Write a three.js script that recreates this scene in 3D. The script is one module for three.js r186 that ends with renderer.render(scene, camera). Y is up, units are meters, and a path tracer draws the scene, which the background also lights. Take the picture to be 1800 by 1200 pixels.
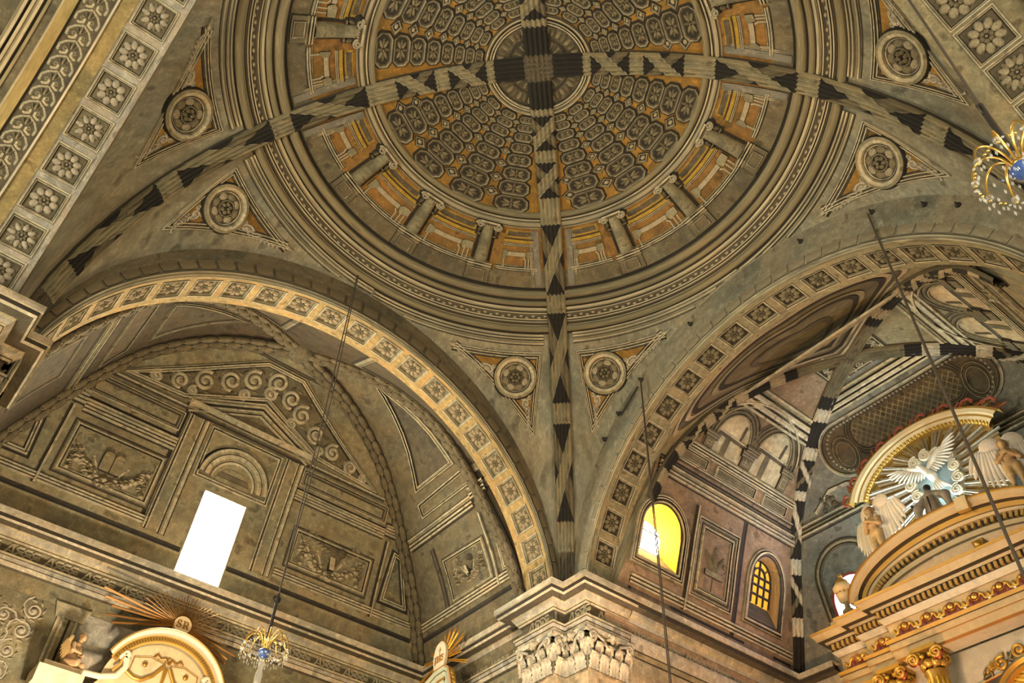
import * as THREE from 'three';
import { mergeGeometries } from 'three/addons/utils/BufferGeometryUtils.js';
import { MarchingCubes } from 'three/addons/objects/MarchingCubes.js';
import { RectAreaLightUniformsLib } from 'three/addons/lights/RectAreaLightUniformsLib.js';
import { FontLoader } from 'three/addons/loaders/FontLoader.js';
import { TextGeometry } from 'three/addons/geometries/TextGeometry.js';

// ---------------------------------------------------------------- camera, exposure, light
const renderer = new THREE.WebGLRenderer({ antialias: true });
renderer.toneMapping = THREE.LinearToneMapping;
renderer.toneMappingExposure = 2.75;
renderer.shadowMap.enabled = true;
RectAreaLightUniformsLib.init();
const scene = new THREE.Scene();
scene.background = new THREE.Color(0, 0, 0);
const camera = new THREE.PerspectiveCamera(2 * Math.atan(600 / 1556.9) * 180 / Math.PI, 1.5, 0.1, 80);
{
  const yaw = THREE.MathUtils.degToRad(53.025), pitch = THREE.MathUtils.degToRad(45.907), roll = THREE.MathUtils.degToRad(2.735);
  camera.position.set(-4.696, 1.6, 5.844);
  const f = new THREE.Vector3(Math.cos(pitch) * Math.cos(yaw), Math.sin(pitch), -Math.cos(pitch) * Math.sin(yaw));
  const r = new THREE.Vector3().crossVectors(f, new THREE.Vector3(0, 1, 0)).normalize(), u = new THREE.Vector3().crossVectors(r, f);
  camera.up.copy(r).multiplyScalar(-Math.sin(roll)).addScaledVector(u, Math.cos(roll));
  camera.lookAt(camera.position.clone().add(f));
}
scene.add(camera);
function areaLight(color, intensity, w, h, pos, target) {      // one soft source; its glowing pane is built beside each call's fitting
  const l = new THREE.RectAreaLight(color, intensity, w, h);
  l.position.set(...pos); l.lookAt(...target); l.castShadow = true; scene.add(l); return l;
}
const LIGHT = {
  northWindow: [[1.0, 0.86, 0.6], 60], yellowWindow: [[1.0, 0.66, 0.1], 30], pinkWindow: [[1.0, 0.8, 0.9], 10],
  southWindow: [[1.0, 0.82, 0.55], 18], naveWindow: [[1.0, 0.88, 0.64], 25], gloriaTube: [[0.85, 1.0, 0.92], 60],
  transeptLamp: [[1.0, 0.68, 0.32], 175], pierLamp: [[1.0, 0.78, 0.56], 75], addedWallLamp: [[1.0, 0.85, 0.64], 66], addedNicheLamp: [[1.0, 0.75, 0.5], 30], chancelLamp: [[1.0, 0.5, 0.2], 190], addedAltarLamp: [[0.8, 1.0, 0.88], 300],
};
const C3 = (a) => new THREE.Color().setRGB(a[0], a[1], a[2]);

// ---------------------------------------------------------------- helpers
let seed = 7;
const rnd = () => { seed |= 0; seed = seed + 0x6D2B79F5 | 0; let t = Math.imul(seed ^ seed >>> 15, 1 | seed); t = t + Math.imul(t ^ t >>> 7, 61 | t) ^ t; return ((t ^ t >>> 14) >>> 0) / 4294967296; };
const D2R = Math.PI / 180, lerp = (a, b, t) => a + (b - a) * t, clamp = (x, a, b) => Math.min(b, Math.max(a, x));
const used = {};
function numbered(n) { used[n] = (used[n] ?? -1) + 1; return used[n] ? n + '_' + String(used[n]).padStart(3, '0') : n; }
function group(name, parent = scene, data) { const g = new THREE.Group(); g.name = numbered(name); parent.add(g); if (data) Object.assign(g.userData, data); return g; }
function mesh(name, geo, mat, parent = scene, data) {
  const m = new THREE.Mesh(geo, mat); m.name = numbered(name); m.castShadow = m.receiveShadow = true; parent.add(m);
  if (data) Object.assign(m.userData, data); return m;
}
const structure = (label) => ({ kind: 'structure', label });
const thing = (label, category, grp) => grp ? { label, category, group: grp } : { label, category };

function noiseTile(n, cells, s) {       // tileable value noise, n x n
  const g = new Float32Array(cells * cells); let k = seed; seed = s; for (let i = 0; i < g.length; i++) g[i] = rnd(); seed = k;
  const out = new Float32Array(n * n);
  for (let y = 0; y < n; y++) {
    const fy = y / n * cells, y0 = Math.floor(fy), ty = fy - y0, sy = ty * ty * (3 - 2 * ty), r0 = (y0 % cells) * cells, r1 = ((y0 + 1) % cells) * cells;
    for (let x = 0; x < n; x++) {
      const fx = x / n * cells, x0 = Math.floor(fx), tx = fx - x0, sx = tx * tx * (3 - 2 * tx), x1 = (x0 + 1) % cells, xa = x0 % cells;
      out[y * n + x] = lerp(lerp(g[r0 + xa], g[r0 + x1], sx), lerp(g[r1 + xa], g[r1 + x1], sx), sy);
    }
  }
  return out;
}
function plasterTexture(n, s, amp, tint) {
  const a = noiseTile(n, 5, s), b = noiseTile(n, 13, s + 1), c = noiseTile(n, 37, s + 2), d = noiseTile(n, 120, s + 3), e = noiseTile(n, 300, s + 4), f = noiseTile(n, 9, s + 5);
  const col = new Uint8Array(n * n * 4), bump = new Uint8Array(n * n * 4);
  for (let i = 0; i < n * n; i++) {
    let v = 0.30 * a[i] + 0.26 * b[i] + 0.2 * c[i] + 0.14 * d[i] + 0.1 * e[i];          // patchy lime wash
    const stain = clamp((b[i] * 0.6 + c[i] * 0.4 - 0.62) * 5, 0, 1), flake = clamp((c[i] * 0.5 + d[i] * 0.5 - 0.7) * 9, 0, 1);
    v = 1 - amp * (1 - v) * 1.1 - stain * amp * 0.5 + flake * amp * 0.1;
    const w = (f[i] - 0.5) * tint;
    col[i * 4] = 255 * clamp(v + w, 0, 1); col[i * 4 + 1] = 255 * clamp(v, 0, 1); col[i * 4 + 2] = 255 * clamp(v - w, 0, 1); col[i * 4 + 3] = 255;
    const h = 255 * clamp(0.5 * c[i] + 0.3 * d[i] + 0.2 * e[i], 0, 1); bump[i * 4] = bump[i * 4 + 1] = bump[i * 4 + 2] = h; bump[i * 4 + 3] = 255;
  }
  const mk = (data, srgb) => { const t = new THREE.DataTexture(data, n, n); t.wrapS = t.wrapT = THREE.RepeatWrapping; t.magFilter = THREE.LinearFilter; t.minFilter = THREE.LinearMipmapLinearFilter; t.generateMipmaps = true; if (srgb) t.colorSpace = THREE.SRGBColorSpace; t.needsUpdate = true; return t; };
  return [mk(col, true), mk(bump, false)];
}
const [plasterMap, plasterBump] = plasterTexture(1024, 11, 0.55, 0.06);
const [paintMap, paintBump] = plasterTexture(512, 41, 0.22, 0.04);
const std = (o) => new THREE.MeshStandardMaterial({ side: THREE.DoubleSide, ...o });
const MAT = {
  stucco: std({ vertexColors: true, map: plasterMap, bumpMap: plasterBump, bumpScale: 0.008, roughness: 0.95 }),
  paint: std({ vertexColors: true, map: paintMap, bumpMap: paintBump, bumpScale: 0.002, roughness: 0.55 }),
  gilt: std({ vertexColors: true, map: paintMap, metalness: 0.65, roughness: 0.38 }),
  iron: std({ color: C3([0.025, 0.022, 0.02]), roughness: 0.7, metalness: 0.4 }),
  rope: std({ color: C3([0.05, 0.04, 0.03]), roughness: 0.9 }),
  brass: std({ color: C3([0.8, 0.55, 0.16]), roughness: 0.28, metalness: 0.9 }),
  glass: new THREE.MeshPhysicalMaterial({ color: C3([0.95, 0.96, 0.95]), roughness: 0.04, metalness: 0, transmission: 0.85, thickness: 0, ior: 1.6, side: THREE.DoubleSide }),
  blueGlass: new THREE.MeshPhysicalMaterial({ color: C3([0.04, 0.09, 0.3]), roughness: 0.06, clearcoat: 1, side: THREE.DoubleSide }),
  cloth: std({ color: C3([0.42, 0.012, 0.015]), roughness: 0.8 }),
};
// paint colours of the murals and stucco (linear); Q also holds warm window light
const COL = {
  M: [0.385, 0.335, 0.20], L: [0.68, 0.60, 0.405], W: [0.80, 0.72, 0.55], S: [0.15, 0.125, 0.08], D: [0.048, 0.04, 0.027], K: [0.02, 0.018, 0.015],
  G: [0.37, 0.35, 0.25], O: [0.43, 0.235, 0.04], R: [0.38, 0.20, 0.048], Y: [0.58, 0.38, 0.05], P: [0.225, 0.19, 0.112], B: [0.30, 0.295, 0.25],
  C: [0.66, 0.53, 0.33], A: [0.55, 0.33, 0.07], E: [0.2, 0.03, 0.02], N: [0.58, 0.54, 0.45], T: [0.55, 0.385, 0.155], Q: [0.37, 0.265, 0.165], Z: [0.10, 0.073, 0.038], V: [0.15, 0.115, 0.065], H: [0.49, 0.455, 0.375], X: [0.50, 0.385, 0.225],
};
const HGT = { M: 0.02, L: 0.036, W: 0.04, S: 0.01, T: 0.02, D: 0.002, K: 0.001, G: 0.012, O: 0.004, R: 0.004, Y: 0.004, P: 0.01, B: 0.01, C: 0.03, A: 0.03, E: 0.01, N: 0.03 };

class MB {                                   // collects shaped faces into one mesh
  constructor() { this.p = []; this.c = []; this.u = []; this.i = []; }
  v(P, c, u, w) { this.p.push(P[0], P[1], P[2]); this.c.push(c[0], c[1], c[2]); this.u.push(u, w); return this.p.length / 3 - 1; }
  grid(nu, nv, fn, c, uv) {                  // fn(i/nu, j/nv) -> point
    const b = this.p.length / 3;
    for (let j = 0; j <= nv; j++) for (let i = 0; i <= nu; i++) { const a = i / nu, d = j / nv, q = uv ? uv(a, d) : [a, d]; this.v(fn(a, d), typeof c === 'function' ? c(a, d) : c, q[0], q[1]); }
    for (let j = 0; j < nv; j++) for (let i = 0; i < nu; i++) { const a = b + j * (nu + 1) + i; this.i.push(a, a + 1, a + nu + 2, a, a + nu + 2, a + nu + 1); }
    return this;
  }
  strip(S, pts, prof, closed = false, smooth = false) {   // prof: [offset, height, colour]; sweeps it along pts in the surface S
    const n = pts.length, off = [], len = [0];
    for (let k = 0; k < n; k++) {
      const a = pts[closed ? (k - 1 + n) % n : Math.max(0, k - 1)], m = pts[k], b = pts[closed ? (k + 1) % n : Math.min(n - 1, k + 1)];
      let d1 = [m[0] - a[0], m[1] - a[1]], d2 = [b[0] - m[0], b[1] - m[1]]; const l1 = Math.hypot(...d1), l2 = Math.hypot(...d2);
      if (l1 < 1e-9) d1 = d2; if (l2 < 1e-9) d2 = d1;
      const e1 = Math.hypot(...d1) || 1, e2 = Math.hypot(...d2) || 1, n1 = [-d1[1] / e1, d1[0] / e1], n2 = [-d2[1] / e2, d2[0] / e2];
      let mx = n1[0] + n2[0], my = n1[1] + n2[1]; const ml = Math.hypot(mx, my) || 1; mx /= ml; my /= ml;
      const cs = Math.max(0.5, mx * n1[0] + my * n1[1]); off.push([mx / cs, my / cs]);
      if (k) len.push(len[k - 1] + l1);
    }
    const m = closed ? n + 1 : n; if (closed) len.push(len[n - 1] + Math.hypot(pts[0][0] - pts[n - 1][0], pts[0][1] - pts[n - 1][1]));
    const at = (k, q) => { const j = k % n; return S(pts[j][0] + off[j][0] * q[0], pts[j][1] + off[j][1] * q[0], q[1]); };
    let prev = null; const run = [0]; for (let s = 1; s < prof.length; s++) run.push(run[s - 1] + Math.hypot(prof[s][0] - prof[s - 1][0], prof[s][1] - prof[s - 1][1]));
    for (let s = 0; s + 1 < prof.length; s++) {
      const q0 = prof[s], q1 = prof[s + 1], c = q0[2], b = this.p.length / 3;
      if (smooth && prev !== null) { for (let k = 0; k < m; k++) this.v(at(k, q1), q1[2] || c, len[k] * 0.3, run[s + 1] * 0.3); for (let k = 0; k + 1 < m; k++) this.i.push(prev + k, prev + k + 1, b + k + 1, prev + k, b + k + 1, b + k); prev = b; continue; }
      for (let k = 0; k < m; k++) this.v(at(k, q0), c, len[k] * 0.3, run[s] * 0.3);
      for (let k = 0; k < m; k++) this.v(at(k, q1), c, len[k] * 0.3, run[s + 1] * 0.3);
      for (let k = 0; k + 1 < m; k++) this.i.push(b + k, b + k + 1, b + m + k + 1, b + k, b + m + k + 1, b + m + k);
      if (smooth) prev = b + m;
    }
    return this;
  }
  fill(S, poly, h, c, step = 0.3) {
    const tris = THREE.ShapeUtils.triangulateShape(poly.map((q) => new THREE.Vector2(q[0], q[1])), []), pts = poly.slice(), idx = pts.map(() => -1), mid = new Map();
    const put = (k) => idx[k] >= 0 ? idx[k] : (idx[k] = this.v(S(pts[k][0], pts[k][1], h), c, pts[k][0] * 0.3, pts[k][1] * 0.3));
    const half = (a, b2) => { const key = a < b2 ? a * 1e6 + b2 : b2 * 1e6 + a; if (!mid.has(key)) { pts.push([(pts[a][0] + pts[b2][0]) / 2, (pts[a][1] + pts[b2][1]) / 2]); idx.push(-1); mid.set(key, pts.length - 1); } return mid.get(key); };
    const rec = (a, b2, d, n) => {       // cut until the sheet follows the surface
      const L = (p, q) => Math.hypot(pts[p][0] - pts[q][0], pts[p][1] - pts[q][1]) > step, e = [L(a, b2), L(b2, d), L(d, a)];
      if (n > 9 || !(e[0] || e[1] || e[2])) { this.i.push(put(a), put(b2), put(d)); return; }
      if (e[0] && e[1] && e[2]) { const x = half(a, b2), y = half(b2, d), z = half(d, a); rec(a, x, z, n + 1); rec(x, b2, y, n + 1); rec(z, y, d, n + 1); rec(x, y, z, n + 1); return; }
      const V = [a, b2, d], k = e.filter(Boolean).length;
      if (k === 1) { const i = e.indexOf(true), m = half(V[i], V[(i + 1) % 3]); rec(V[i], m, V[(i + 2) % 3], n + 1); rec(m, V[(i + 1) % 3], V[(i + 2) % 3], n + 1); return; }
      const i = e.indexOf(false), p = V[i], q = V[(i + 1) % 3], r = V[(i + 2) % 3], m1 = half(q, r), m2 = half(r, p); rec(p, q, m1, n + 1); rec(p, m1, m2, n + 1); rec(m2, m1, r, n + 1);
    };
    for (const t of tris) rec(t[0], t[1], t[2], 0); return this;
  }
  slab(S, poly, h0, h1, c, ce) { this.fill(S, poly, h1, c); this.strip(S, poly, [[0, h0, ce || c], [0, h1, ce || c]], true); return this; }
  bump(S, x, y, rx, ry, rot, h, c, h0 = 0, n = 10, rings = 3, tip = 0) {     // a rounded boss; tip > 0 points it like a petal
    const b = this.p.length / 3, cs = Math.cos(rot), sn = Math.sin(rot);
    for (let r = 0; r <= rings; r++) {
      const t = r / rings * Math.PI / 2, rr = Math.cos(t), hh = Math.sin(t) * h + h0;
      for (let k = 0; k < n; k++) {
        const a = k / n * 2 * Math.PI; let px = Math.cos(a) * rx * rr, py = Math.sin(a) * ry * rr; py *= 1 - tip * (px / rx * 0.5 + 0.5);
        this.v(S(x + px * cs - py * sn, y + px * sn + py * cs, hh), c, px, py);
      }
    }
    for (let r = 0; r < rings; r++) for (let k = 0; k < n; k++) { const a = b + r * n + k, d = b + r * n + (k + 1) % n; this.i.push(a, d, d + n, a, d + n, a + n); }
    return this;
  }
  rod(S, pts, r, c, closed = false, h0 = 0) {      // half-round bead along pts
    const prof = []; for (let k = 0; k <= 5; k++) { const a = Math.PI * k / 5; prof.push([-Math.cos(a) * r, h0 + Math.sin(a) * r, c]); }
    return this.strip(S, pts, prof, closed, true);
  }
  box(x0, x1, y0, y1, z0, z1, c) {
    const f = (a, b, d, e) => { const k = this.p.length / 3; for (const q of [a, b, d, e]) this.v(q, c, (q[0] + q[2]) * 0.3, (q[1] + q[2] * 0.3) * 0.3); this.i.push(k, k + 1, k + 2, k, k + 2, k + 3); };
    f([x0, y0, z1], [x1, y0, z1], [x1, y1, z1], [x0, y1, z1]); f([x1, y0, z0], [x0, y0, z0], [x0, y1, z0], [x1, y1, z0]);
    f([x1, y0, z1], [x1, y0, z0], [x1, y1, z0], [x1, y1, z1]); f([x0, y0, z0], [x0, y0, z1], [x0, y1, z1], [x0, y1, z0]);
    f([x0, y1, z1], [x1, y1, z1], [x1, y1, z0], [x0, y1, z0]); f([x0, y0, z0], [x1, y0, z0], [x1, y0, z1], [x0, y0, z1]); return this;
  }
  geo() {
    const g = new THREE.BufferGeometry();
    g.setAttribute('position', new THREE.Float32BufferAttribute(this.p, 3)); g.setAttribute('color', new THREE.Float32BufferAttribute(this.c, 3));
    g.setAttribute('uv', new THREE.Float32BufferAttribute(this.u, 2)); g.setIndex(this.i); g.computeVertexNormals(); return g;
  }
  build(name, mat, parent, data) { return mesh(name, this.geo(), mat, parent, data); }
}
const FLAT = (x, y, h) => [x, y, h];
function lines(spec, w, x0 = 0, base = 0, hs = 1) {     // moulding of parallel fillets: one letter each, colour and height by letter
  const n = spec.length, out = [[x0, base, COL[spec[0]]]];
  for (let k = 0; k < n; k++) { const c = COL[spec[k]], h = base + HGT[spec[k]] * hs; out.push([x0 + w * k / n, h, c], [x0 + w * (k + 1) / n, h, COL[spec[Math.min(n - 1, k + 1)]]]); }
  out.push([x0 + w, base, COL[spec[n - 1]]]); return out;
}
const arcPts = (cx, cy, rx, ry, a0, a1, n) => Array.from({ length: n + 1 }, (_, k) => { const a = lerp(a0, a1, k / n) * D2R; return [cx + rx * Math.cos(a), cy + ry * Math.sin(a)]; });
const circ = (cx, cy, rx, ry, n) => arcPts(cx, cy, rx, ry, 0, 360, n).slice(0, n);
const seg = (a, b, n) => Array.from({ length: n + 1 }, (_, k) => [lerp(a[0], b[0], k / n), lerp(a[1], b[1], k / n)]);
const poly = (pts, n = 6) => pts.flatMap((p, k) => seg(p, pts[(k + 1) % pts.length], n).slice(0, n));    // closed outline cut fine enough to follow a curved surface
const open = (pts, n = 6) => pts.slice(0, -1).flatMap((p, k) => seg(p, pts[k + 1], n).slice(0, n)).concat([pts[pts.length - 1]]);
const spiral = (cx, cy, r, a0, turns, dir = 1, n = 22) => Array.from({ length: n + 1 }, (_, k) => { const t = k / n, a = a0 + dir * t * turns * 2 * Math.PI, q = r * (1 - 0.86 * t); return [cx + q * Math.cos(a), cy + q * Math.sin(a)]; });
const turned = (S, cx, cy, rot, s = 1, sx = 1) => (x, y, h) => S(cx + s * (sx * x * Math.cos(rot) - y * Math.sin(rot)), cy + s * (sx * x * Math.sin(rot) + y * Math.cos(rot)), h * s);
const jit = (c, a = 0.12) => { const k = 1 + (rnd() - 0.5) * 2 * a; return c.map((v) => v * k); };

// reusable relief motifs drawn on a unit square; S maps them onto the surface
function rosette(mb, S, kind, pale = COL.L, core = COL.M, dark = COL.D) {
  const n = [8, 8, 9][kind % 3];
  mb.fill(S, circ(0, 0, 0.86, 0.86, 24), 0.01, dark);
  if (kind % 3 === 1) for (let k = 0; k < n; k++) { const a = (k + 0.5) / n * 2 * Math.PI; mb.bump(S, 0.72 * Math.cos(a), 0.72 * Math.sin(a), 0.26, 0.2, a, 0.14, core, 0, 8, 3, 0.4); }
  for (let k = 0; k < n; k++) { const a = k / n * 2 * Math.PI; mb.bump(S, 0.66 * Math.cos(a), 0.66 * Math.sin(a), 0.33, 1.95 / n, a, 0.26, jit(pale, 0.07), 0, 10, 3, kind % 3 === 1 ? 0.3 : -0.25); }
  mb.strip(S, circ(0, 0, 0.40, 0.40, 20), [[-0.04, 0.12, dark], [0.04, 0.12, dark]], true);
  const m = kind % 2 ? 8 : 6;
  for (let k = 0; k < m; k++) { const a = (k + 0.5) / m * 2 * Math.PI; mb.bump(S, 0.26 * Math.cos(a), 0.26 * Math.sin(a), 0.15, 0.95 / m, a, 0.2, core, 0.1, 8, 2); }
  mb.bump(S, 0, 0, 0.14, 0.14, 0, 0.16, dark, 0.16, 12, 2);
  mb.bump(S, 0, 0, 0.085, 0.085, 0, 0.14, pale, 0.26, 10, 2);
}
function acanthus(mb, S, c, dark, len = 1) {          // a scroll with a leaf running out of it, along +x
  mb.rod(S, spiral(0, 0, 0.26, -0.4, 1.5, 1, 22), 0.055, c, false, 0.02);
  mb.bump(S, 0, 0, 0.1, 0.1, 0, 0.12, c, 0.02, 10, 2);
  for (let k = 0; k < 7; k++) { const t = k / 6, x = 0.22 + t * len * 0.8, w = 0.24 * (1 - t * 0.72); for (const s of [-1, 1]) mb.bump(S, x, -0.05 * t + s * w * 0.55 - 0.1, 0.15 * (1 - 0.35 * t), 0.07, s * 0.75, 0.09, k % 2 ? c : c.map((v) => v * 0.8), 0.01, 7, 2, 0.5); }
  mb.rod(S, [[0.2, -0.2], [0.5, -0.16], [0.8, -0.12], [len + 0.06, -0.1], [len + 0.16, 0.0], [len + 0.1, 0.07]], 0.035, c, false, 0.03);
  mb.rod(S, spiral(-0.3, -0.22, 0.13, 1.2, 1.2, -1, 12), 0.04, c, false, 0.01);
  mb.rod(S, spiral(-0.26, 0.26, 0.12, -1.2, 1.2, 1, 12), 0.035, c, false, 0.01);
}

// ---------------------------------------------------------------- crossing vault: one swelling surface over the square, all rings concentric
const RV = 7.07, YS = 9.4, NV = 2.15, LIM = { e: 5.0, w: -5.18, n: -5.06, s: 4.95 };
const HV = (r) => YS + RV * Math.pow(Math.max(0, 1 - Math.pow(Math.min(1, r / RV), NV)), 1 / NV);
const ARC = (() => { const n = 900, s = [0]; for (let k = 1; k <= n; k++) { const r0 = RV * (k - 1) / n, r1 = RV * k / n; s.push(s[k - 1] + Math.hypot(r1 - r0, HV(r1) - HV(r0))); } return s; })();
const sOfR = (r) => { const t = clamp(r / RV, 0, 1) * 900, k = Math.min(899, Math.floor(t)); return lerp(ARC[k], ARC[k + 1], t - k); };
const rOfS = (s) => { let a = 0, b = 900; while (b - a > 1) { const m = (a + b) >> 1; if (ARC[m] <= s) a = m; else b = m; } return RV * (a + (s - ARC[a]) / (ARC[b] - ARC[a])) / 900; };
function vaultAt(r, phi, h) {           // phi measured from +x towards -z; h lifts off the surface into the room
  const e = 0.01, r0 = Math.max(0, r - e), r1 = Math.min(RV - 1e-4, r + e), dy = (HV(r1) - HV(r0)) / (r1 - r0), l = Math.hypot(1, dy), nr = dy / l, ny = -1 / l;
  const q = r + nr * h; return [q * Math.cos(phi), HV(r) + ny * h, -q * Math.sin(phi)];
}
const vaultLocal = (r0, phi0, rot = 0) => { const s0 = sOfR(r0), c = Math.cos(rot), n = Math.sin(rot); return (x, y, h) => { const u = x * c - y * n, v = x * n + y * c; const r = Math.min(RV - 0.001, rOfS(Math.max(0.002, s0 + v))); return vaultAt(r, phi0 + u / r0, h); }; };
const vaultPlan = (x, z, h) => vaultAt(Math.hypot(x, z), Math.atan2(-z, x), h);
const rMax = (phi) => { const c = Math.cos(phi), s = Math.sin(phi); let r = RV - 0.0005; if (c > 1e-6) r = Math.min(r, LIM.e / c); if (c < -1e-6) r = Math.min(r, LIM.w / c); if (s > 1e-6) r = Math.min(r, -LIM.n / s); if (s < -1e-6) r = Math.min(r, -LIM.s / s); return r; };

const ceiling = group('ceiling', scene, structure('painted crossing vault with coffered dome centre and four ribs'));
{
  const zones = [[0.0, 0.80, COL.S], [0.80, 0.98, COL.P], [0.98, 2.92, COL.O], [2.92, 3.16, COL.M], [3.16, 3.93, COL.R], [3.93, 4.25, COL.P], [4.25, 4.97, COL.M], [4.97, 9, COL.G]];
  for (let q = 0; q < 4; q++) {
    const mb = new MB(), a0 = (-45 + 90 * q) * D2R;
    zones.forEach(([ra, rb, c], zi) => {
      const last = zi === zones.length - 1, nv = last ? 14 : Math.max(2, Math.ceil((rb - ra) / 0.15));
      mb.grid(48, nv, (u, v) => { const ph = a0 + u * Math.PI / 2, r = last ? lerp(ra, Math.max(ra, rMax(ph)), v) : lerp(ra, rb, v); return vaultAt(r, ph, 0); }, c,
        (u, v) => { const ph = a0 + u * Math.PI / 2, r = last ? lerp(ra, Math.max(ra, rMax(ph)), v) : lerp(ra, rb, v); return [r * Math.cos(ph) * 0.3, r * Math.sin(ph) * 0.3]; });
    });
    mb.build('vault_web', MAT.stucco, ceiling);
  }
  // concentric mouldings
  const ring = (name, r0, r1, spec, base = 0, hs = 1, n = 160) => {
    const mb = new MB(), prof = lines(spec, 1, 0, 0.004 + base, hs), s0 = sOfR(r0), s1 = sOfR(r1);
    const S = (x, y, h) => vaultAt(rOfS(lerp(s0, s1, y)), x, h);
    mb.strip(S, Array.from({ length: n + 1 }, (_, k) => [k / n * 2 * Math.PI, 0]), prof.map((q) => [q[0], q[1], q[2]]));
    return mb.build(name, MAT.stucco, ceiling);
  };
  const torus = (r0, r1, h, c) => {
    const mb = new MB(), prof = [], s0 = sOfR(r0), s1 = sOfR(r1); for (let k = 0; k <= 7; k++) { const a = Math.PI * k / 7; prof.push([0.5 - 0.5 * Math.cos(a), h * Math.sin(a) + 0.005, c]); }
    mb.strip((x, y, hh) => vaultAt(rOfS(lerp(s0, s1, y)), x, hh), Array.from({ length: 161 }, (_, k) => [k / 160 * 2 * Math.PI, 0]), prof, false, true); mb.build('ring_torus', MAT.stucco, ceiling);
  };
  ring('oculus_molding', 0.79, 0.98, 'DLSLDMLS', 0.01, 1.2);
  torus(2.86, 2.97, 0.08, COL.M); ring('dome_ring_molding', 2.97, 3.17, 'DLSMDLSM', 0, 1.1);
  torus(3.05, 3.12, 0.06, COL.L);
  ring('drum_ledge', 4.215, 4.265, 'KD', 0, 0.3);
  torus(4.265, 4.40, 0.1, COL.M); ring('cornice_groove', 4.40, 4.435, 'D'); torus(4.435, 4.52, 0.075, COL.M); ring('cornice_groove', 4.52, 4.545, 'D');
  ring('cornice_fascia', 4.545, 4.66, 'LLMDLS'); ring('cornice_fillets', 4.72, 4.83, 'LDLSDM');
  torus(4.83, 4.925, 0.085, COL.M); ring('cornice_groove', 4.925, 4.955, 'KD', 0, 0.3);
  // outermost fine lines stop at the arches
  for (let q = 0; q < 4; q++) {
    const mb = new MB();
    for (const [r, w, c] of [[4.965, 0.02, 'L'], [4.995, 0.012, 'D'], [5.01, 0.02, 'L'], [5.035, 0.012, 'D'], [5.055, 0.022, 'M'], [5.085, 0.02, 'L'], [5.11, 0.012, 'D']])
      for (const side of [-1, 1]) {
        const pc = (45 + 90 * q) * D2R, pts = []; for (let k = 0; k <= 20; k++) { const ph = pc + side * (0.06 + k / 20 * 0.72); if (rMax(ph) > r + w) pts.push([ph, 0]); }
        if (pts.length > 2) mb.strip((x, y, h) => vaultAt(r + y, x, h), pts, [[0, 0.002, COL[c]], [0, HGT[c] + 0.004, COL[c]], [w, HGT[c] + 0.004, COL[c]], [w, 0.002, COL[c]]]);
      }
    mb.build('cornice_line', MAT.stucco, ceiling);
  }
  { // bead course
    const pale = new MB(), S = FLAT; pale.bump(S, 0, 0, 0.043, 0.026, 0, 0.028, COL.L, 0, 8, 2);
    const g = pale.geo(), n = 240;
    for (let k = 0; k < n; k++) {
      const ph = k / n * 2 * Math.PI, r = 4.69 + (k % 2 ? 0.012 : -0.012), P = vaultAt(r, ph, 0.004), Q = vaultAt(r, ph, 0.05), T = vaultAt(r, ph + 0.01, 0.004);
      const o = mesh('bead', g, MAT.stucco, ceiling); const X = new THREE.Vector3(T[0] - P[0], T[1] - P[1], T[2] - P[2]).normalize(), Z = new THREE.Vector3(Q[0] - P[0], Q[1] - P[1], Q[2] - P[2]).normalize();
      o.matrix.makeBasis(X, new THREE.Vector3().crossVectors(Z, X), Z).setPosition(...P); o.matrix.decompose(o.position, o.quaternion, o.scale);
    }
    ring('bead_bed', 4.665, 4.715, 'S', 0, 0.5);
  }
  // shell in the oculus
  { const mb = new MB(), n = 40; for (let k = 0; k < n; k++) { const a = k / n * 2 * Math.PI; mb.bump((x, y, h) => vaultPlan(x, y, h + 0.005), 0.68 * Math.cos(a), 0.68 * Math.sin(a), 0.09, 0.042, a, 0.05, k % 2 ? COL.M : COL.P, 0, 7, 2); mb.rod((x, y, h) => vaultPlan(x, y, h), [[0.1 * Math.cos(a), 0.1 * Math.sin(a)], [0.3 * Math.cos(a), 0.3 * Math.sin(a)], [0.5 * Math.cos(a), 0.5 * Math.sin(a)]], 0.022, k % 2 ? COL.M : COL.S); }
    mb.strip((x, y, h) => vaultPlan(x, y, h), circ(0, 0, 0.55, 0.55, 48), [[-0.015, 0.03, COL.D], [0.015, 0.03, COL.D]], true); mb.build('oculus_shell', MAT.stucco, ceiling); }
  // coffers of the dome: elongated octagons on sixteen meridians, lozenges between them
  const rows = [1.08, 1.24, 1.425, 1.64, 1.88, 2.15, 2.43, 2.73], dphi = [-38.0, -28.9, -9.6, 9.6, 28.9, 38.0];
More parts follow.
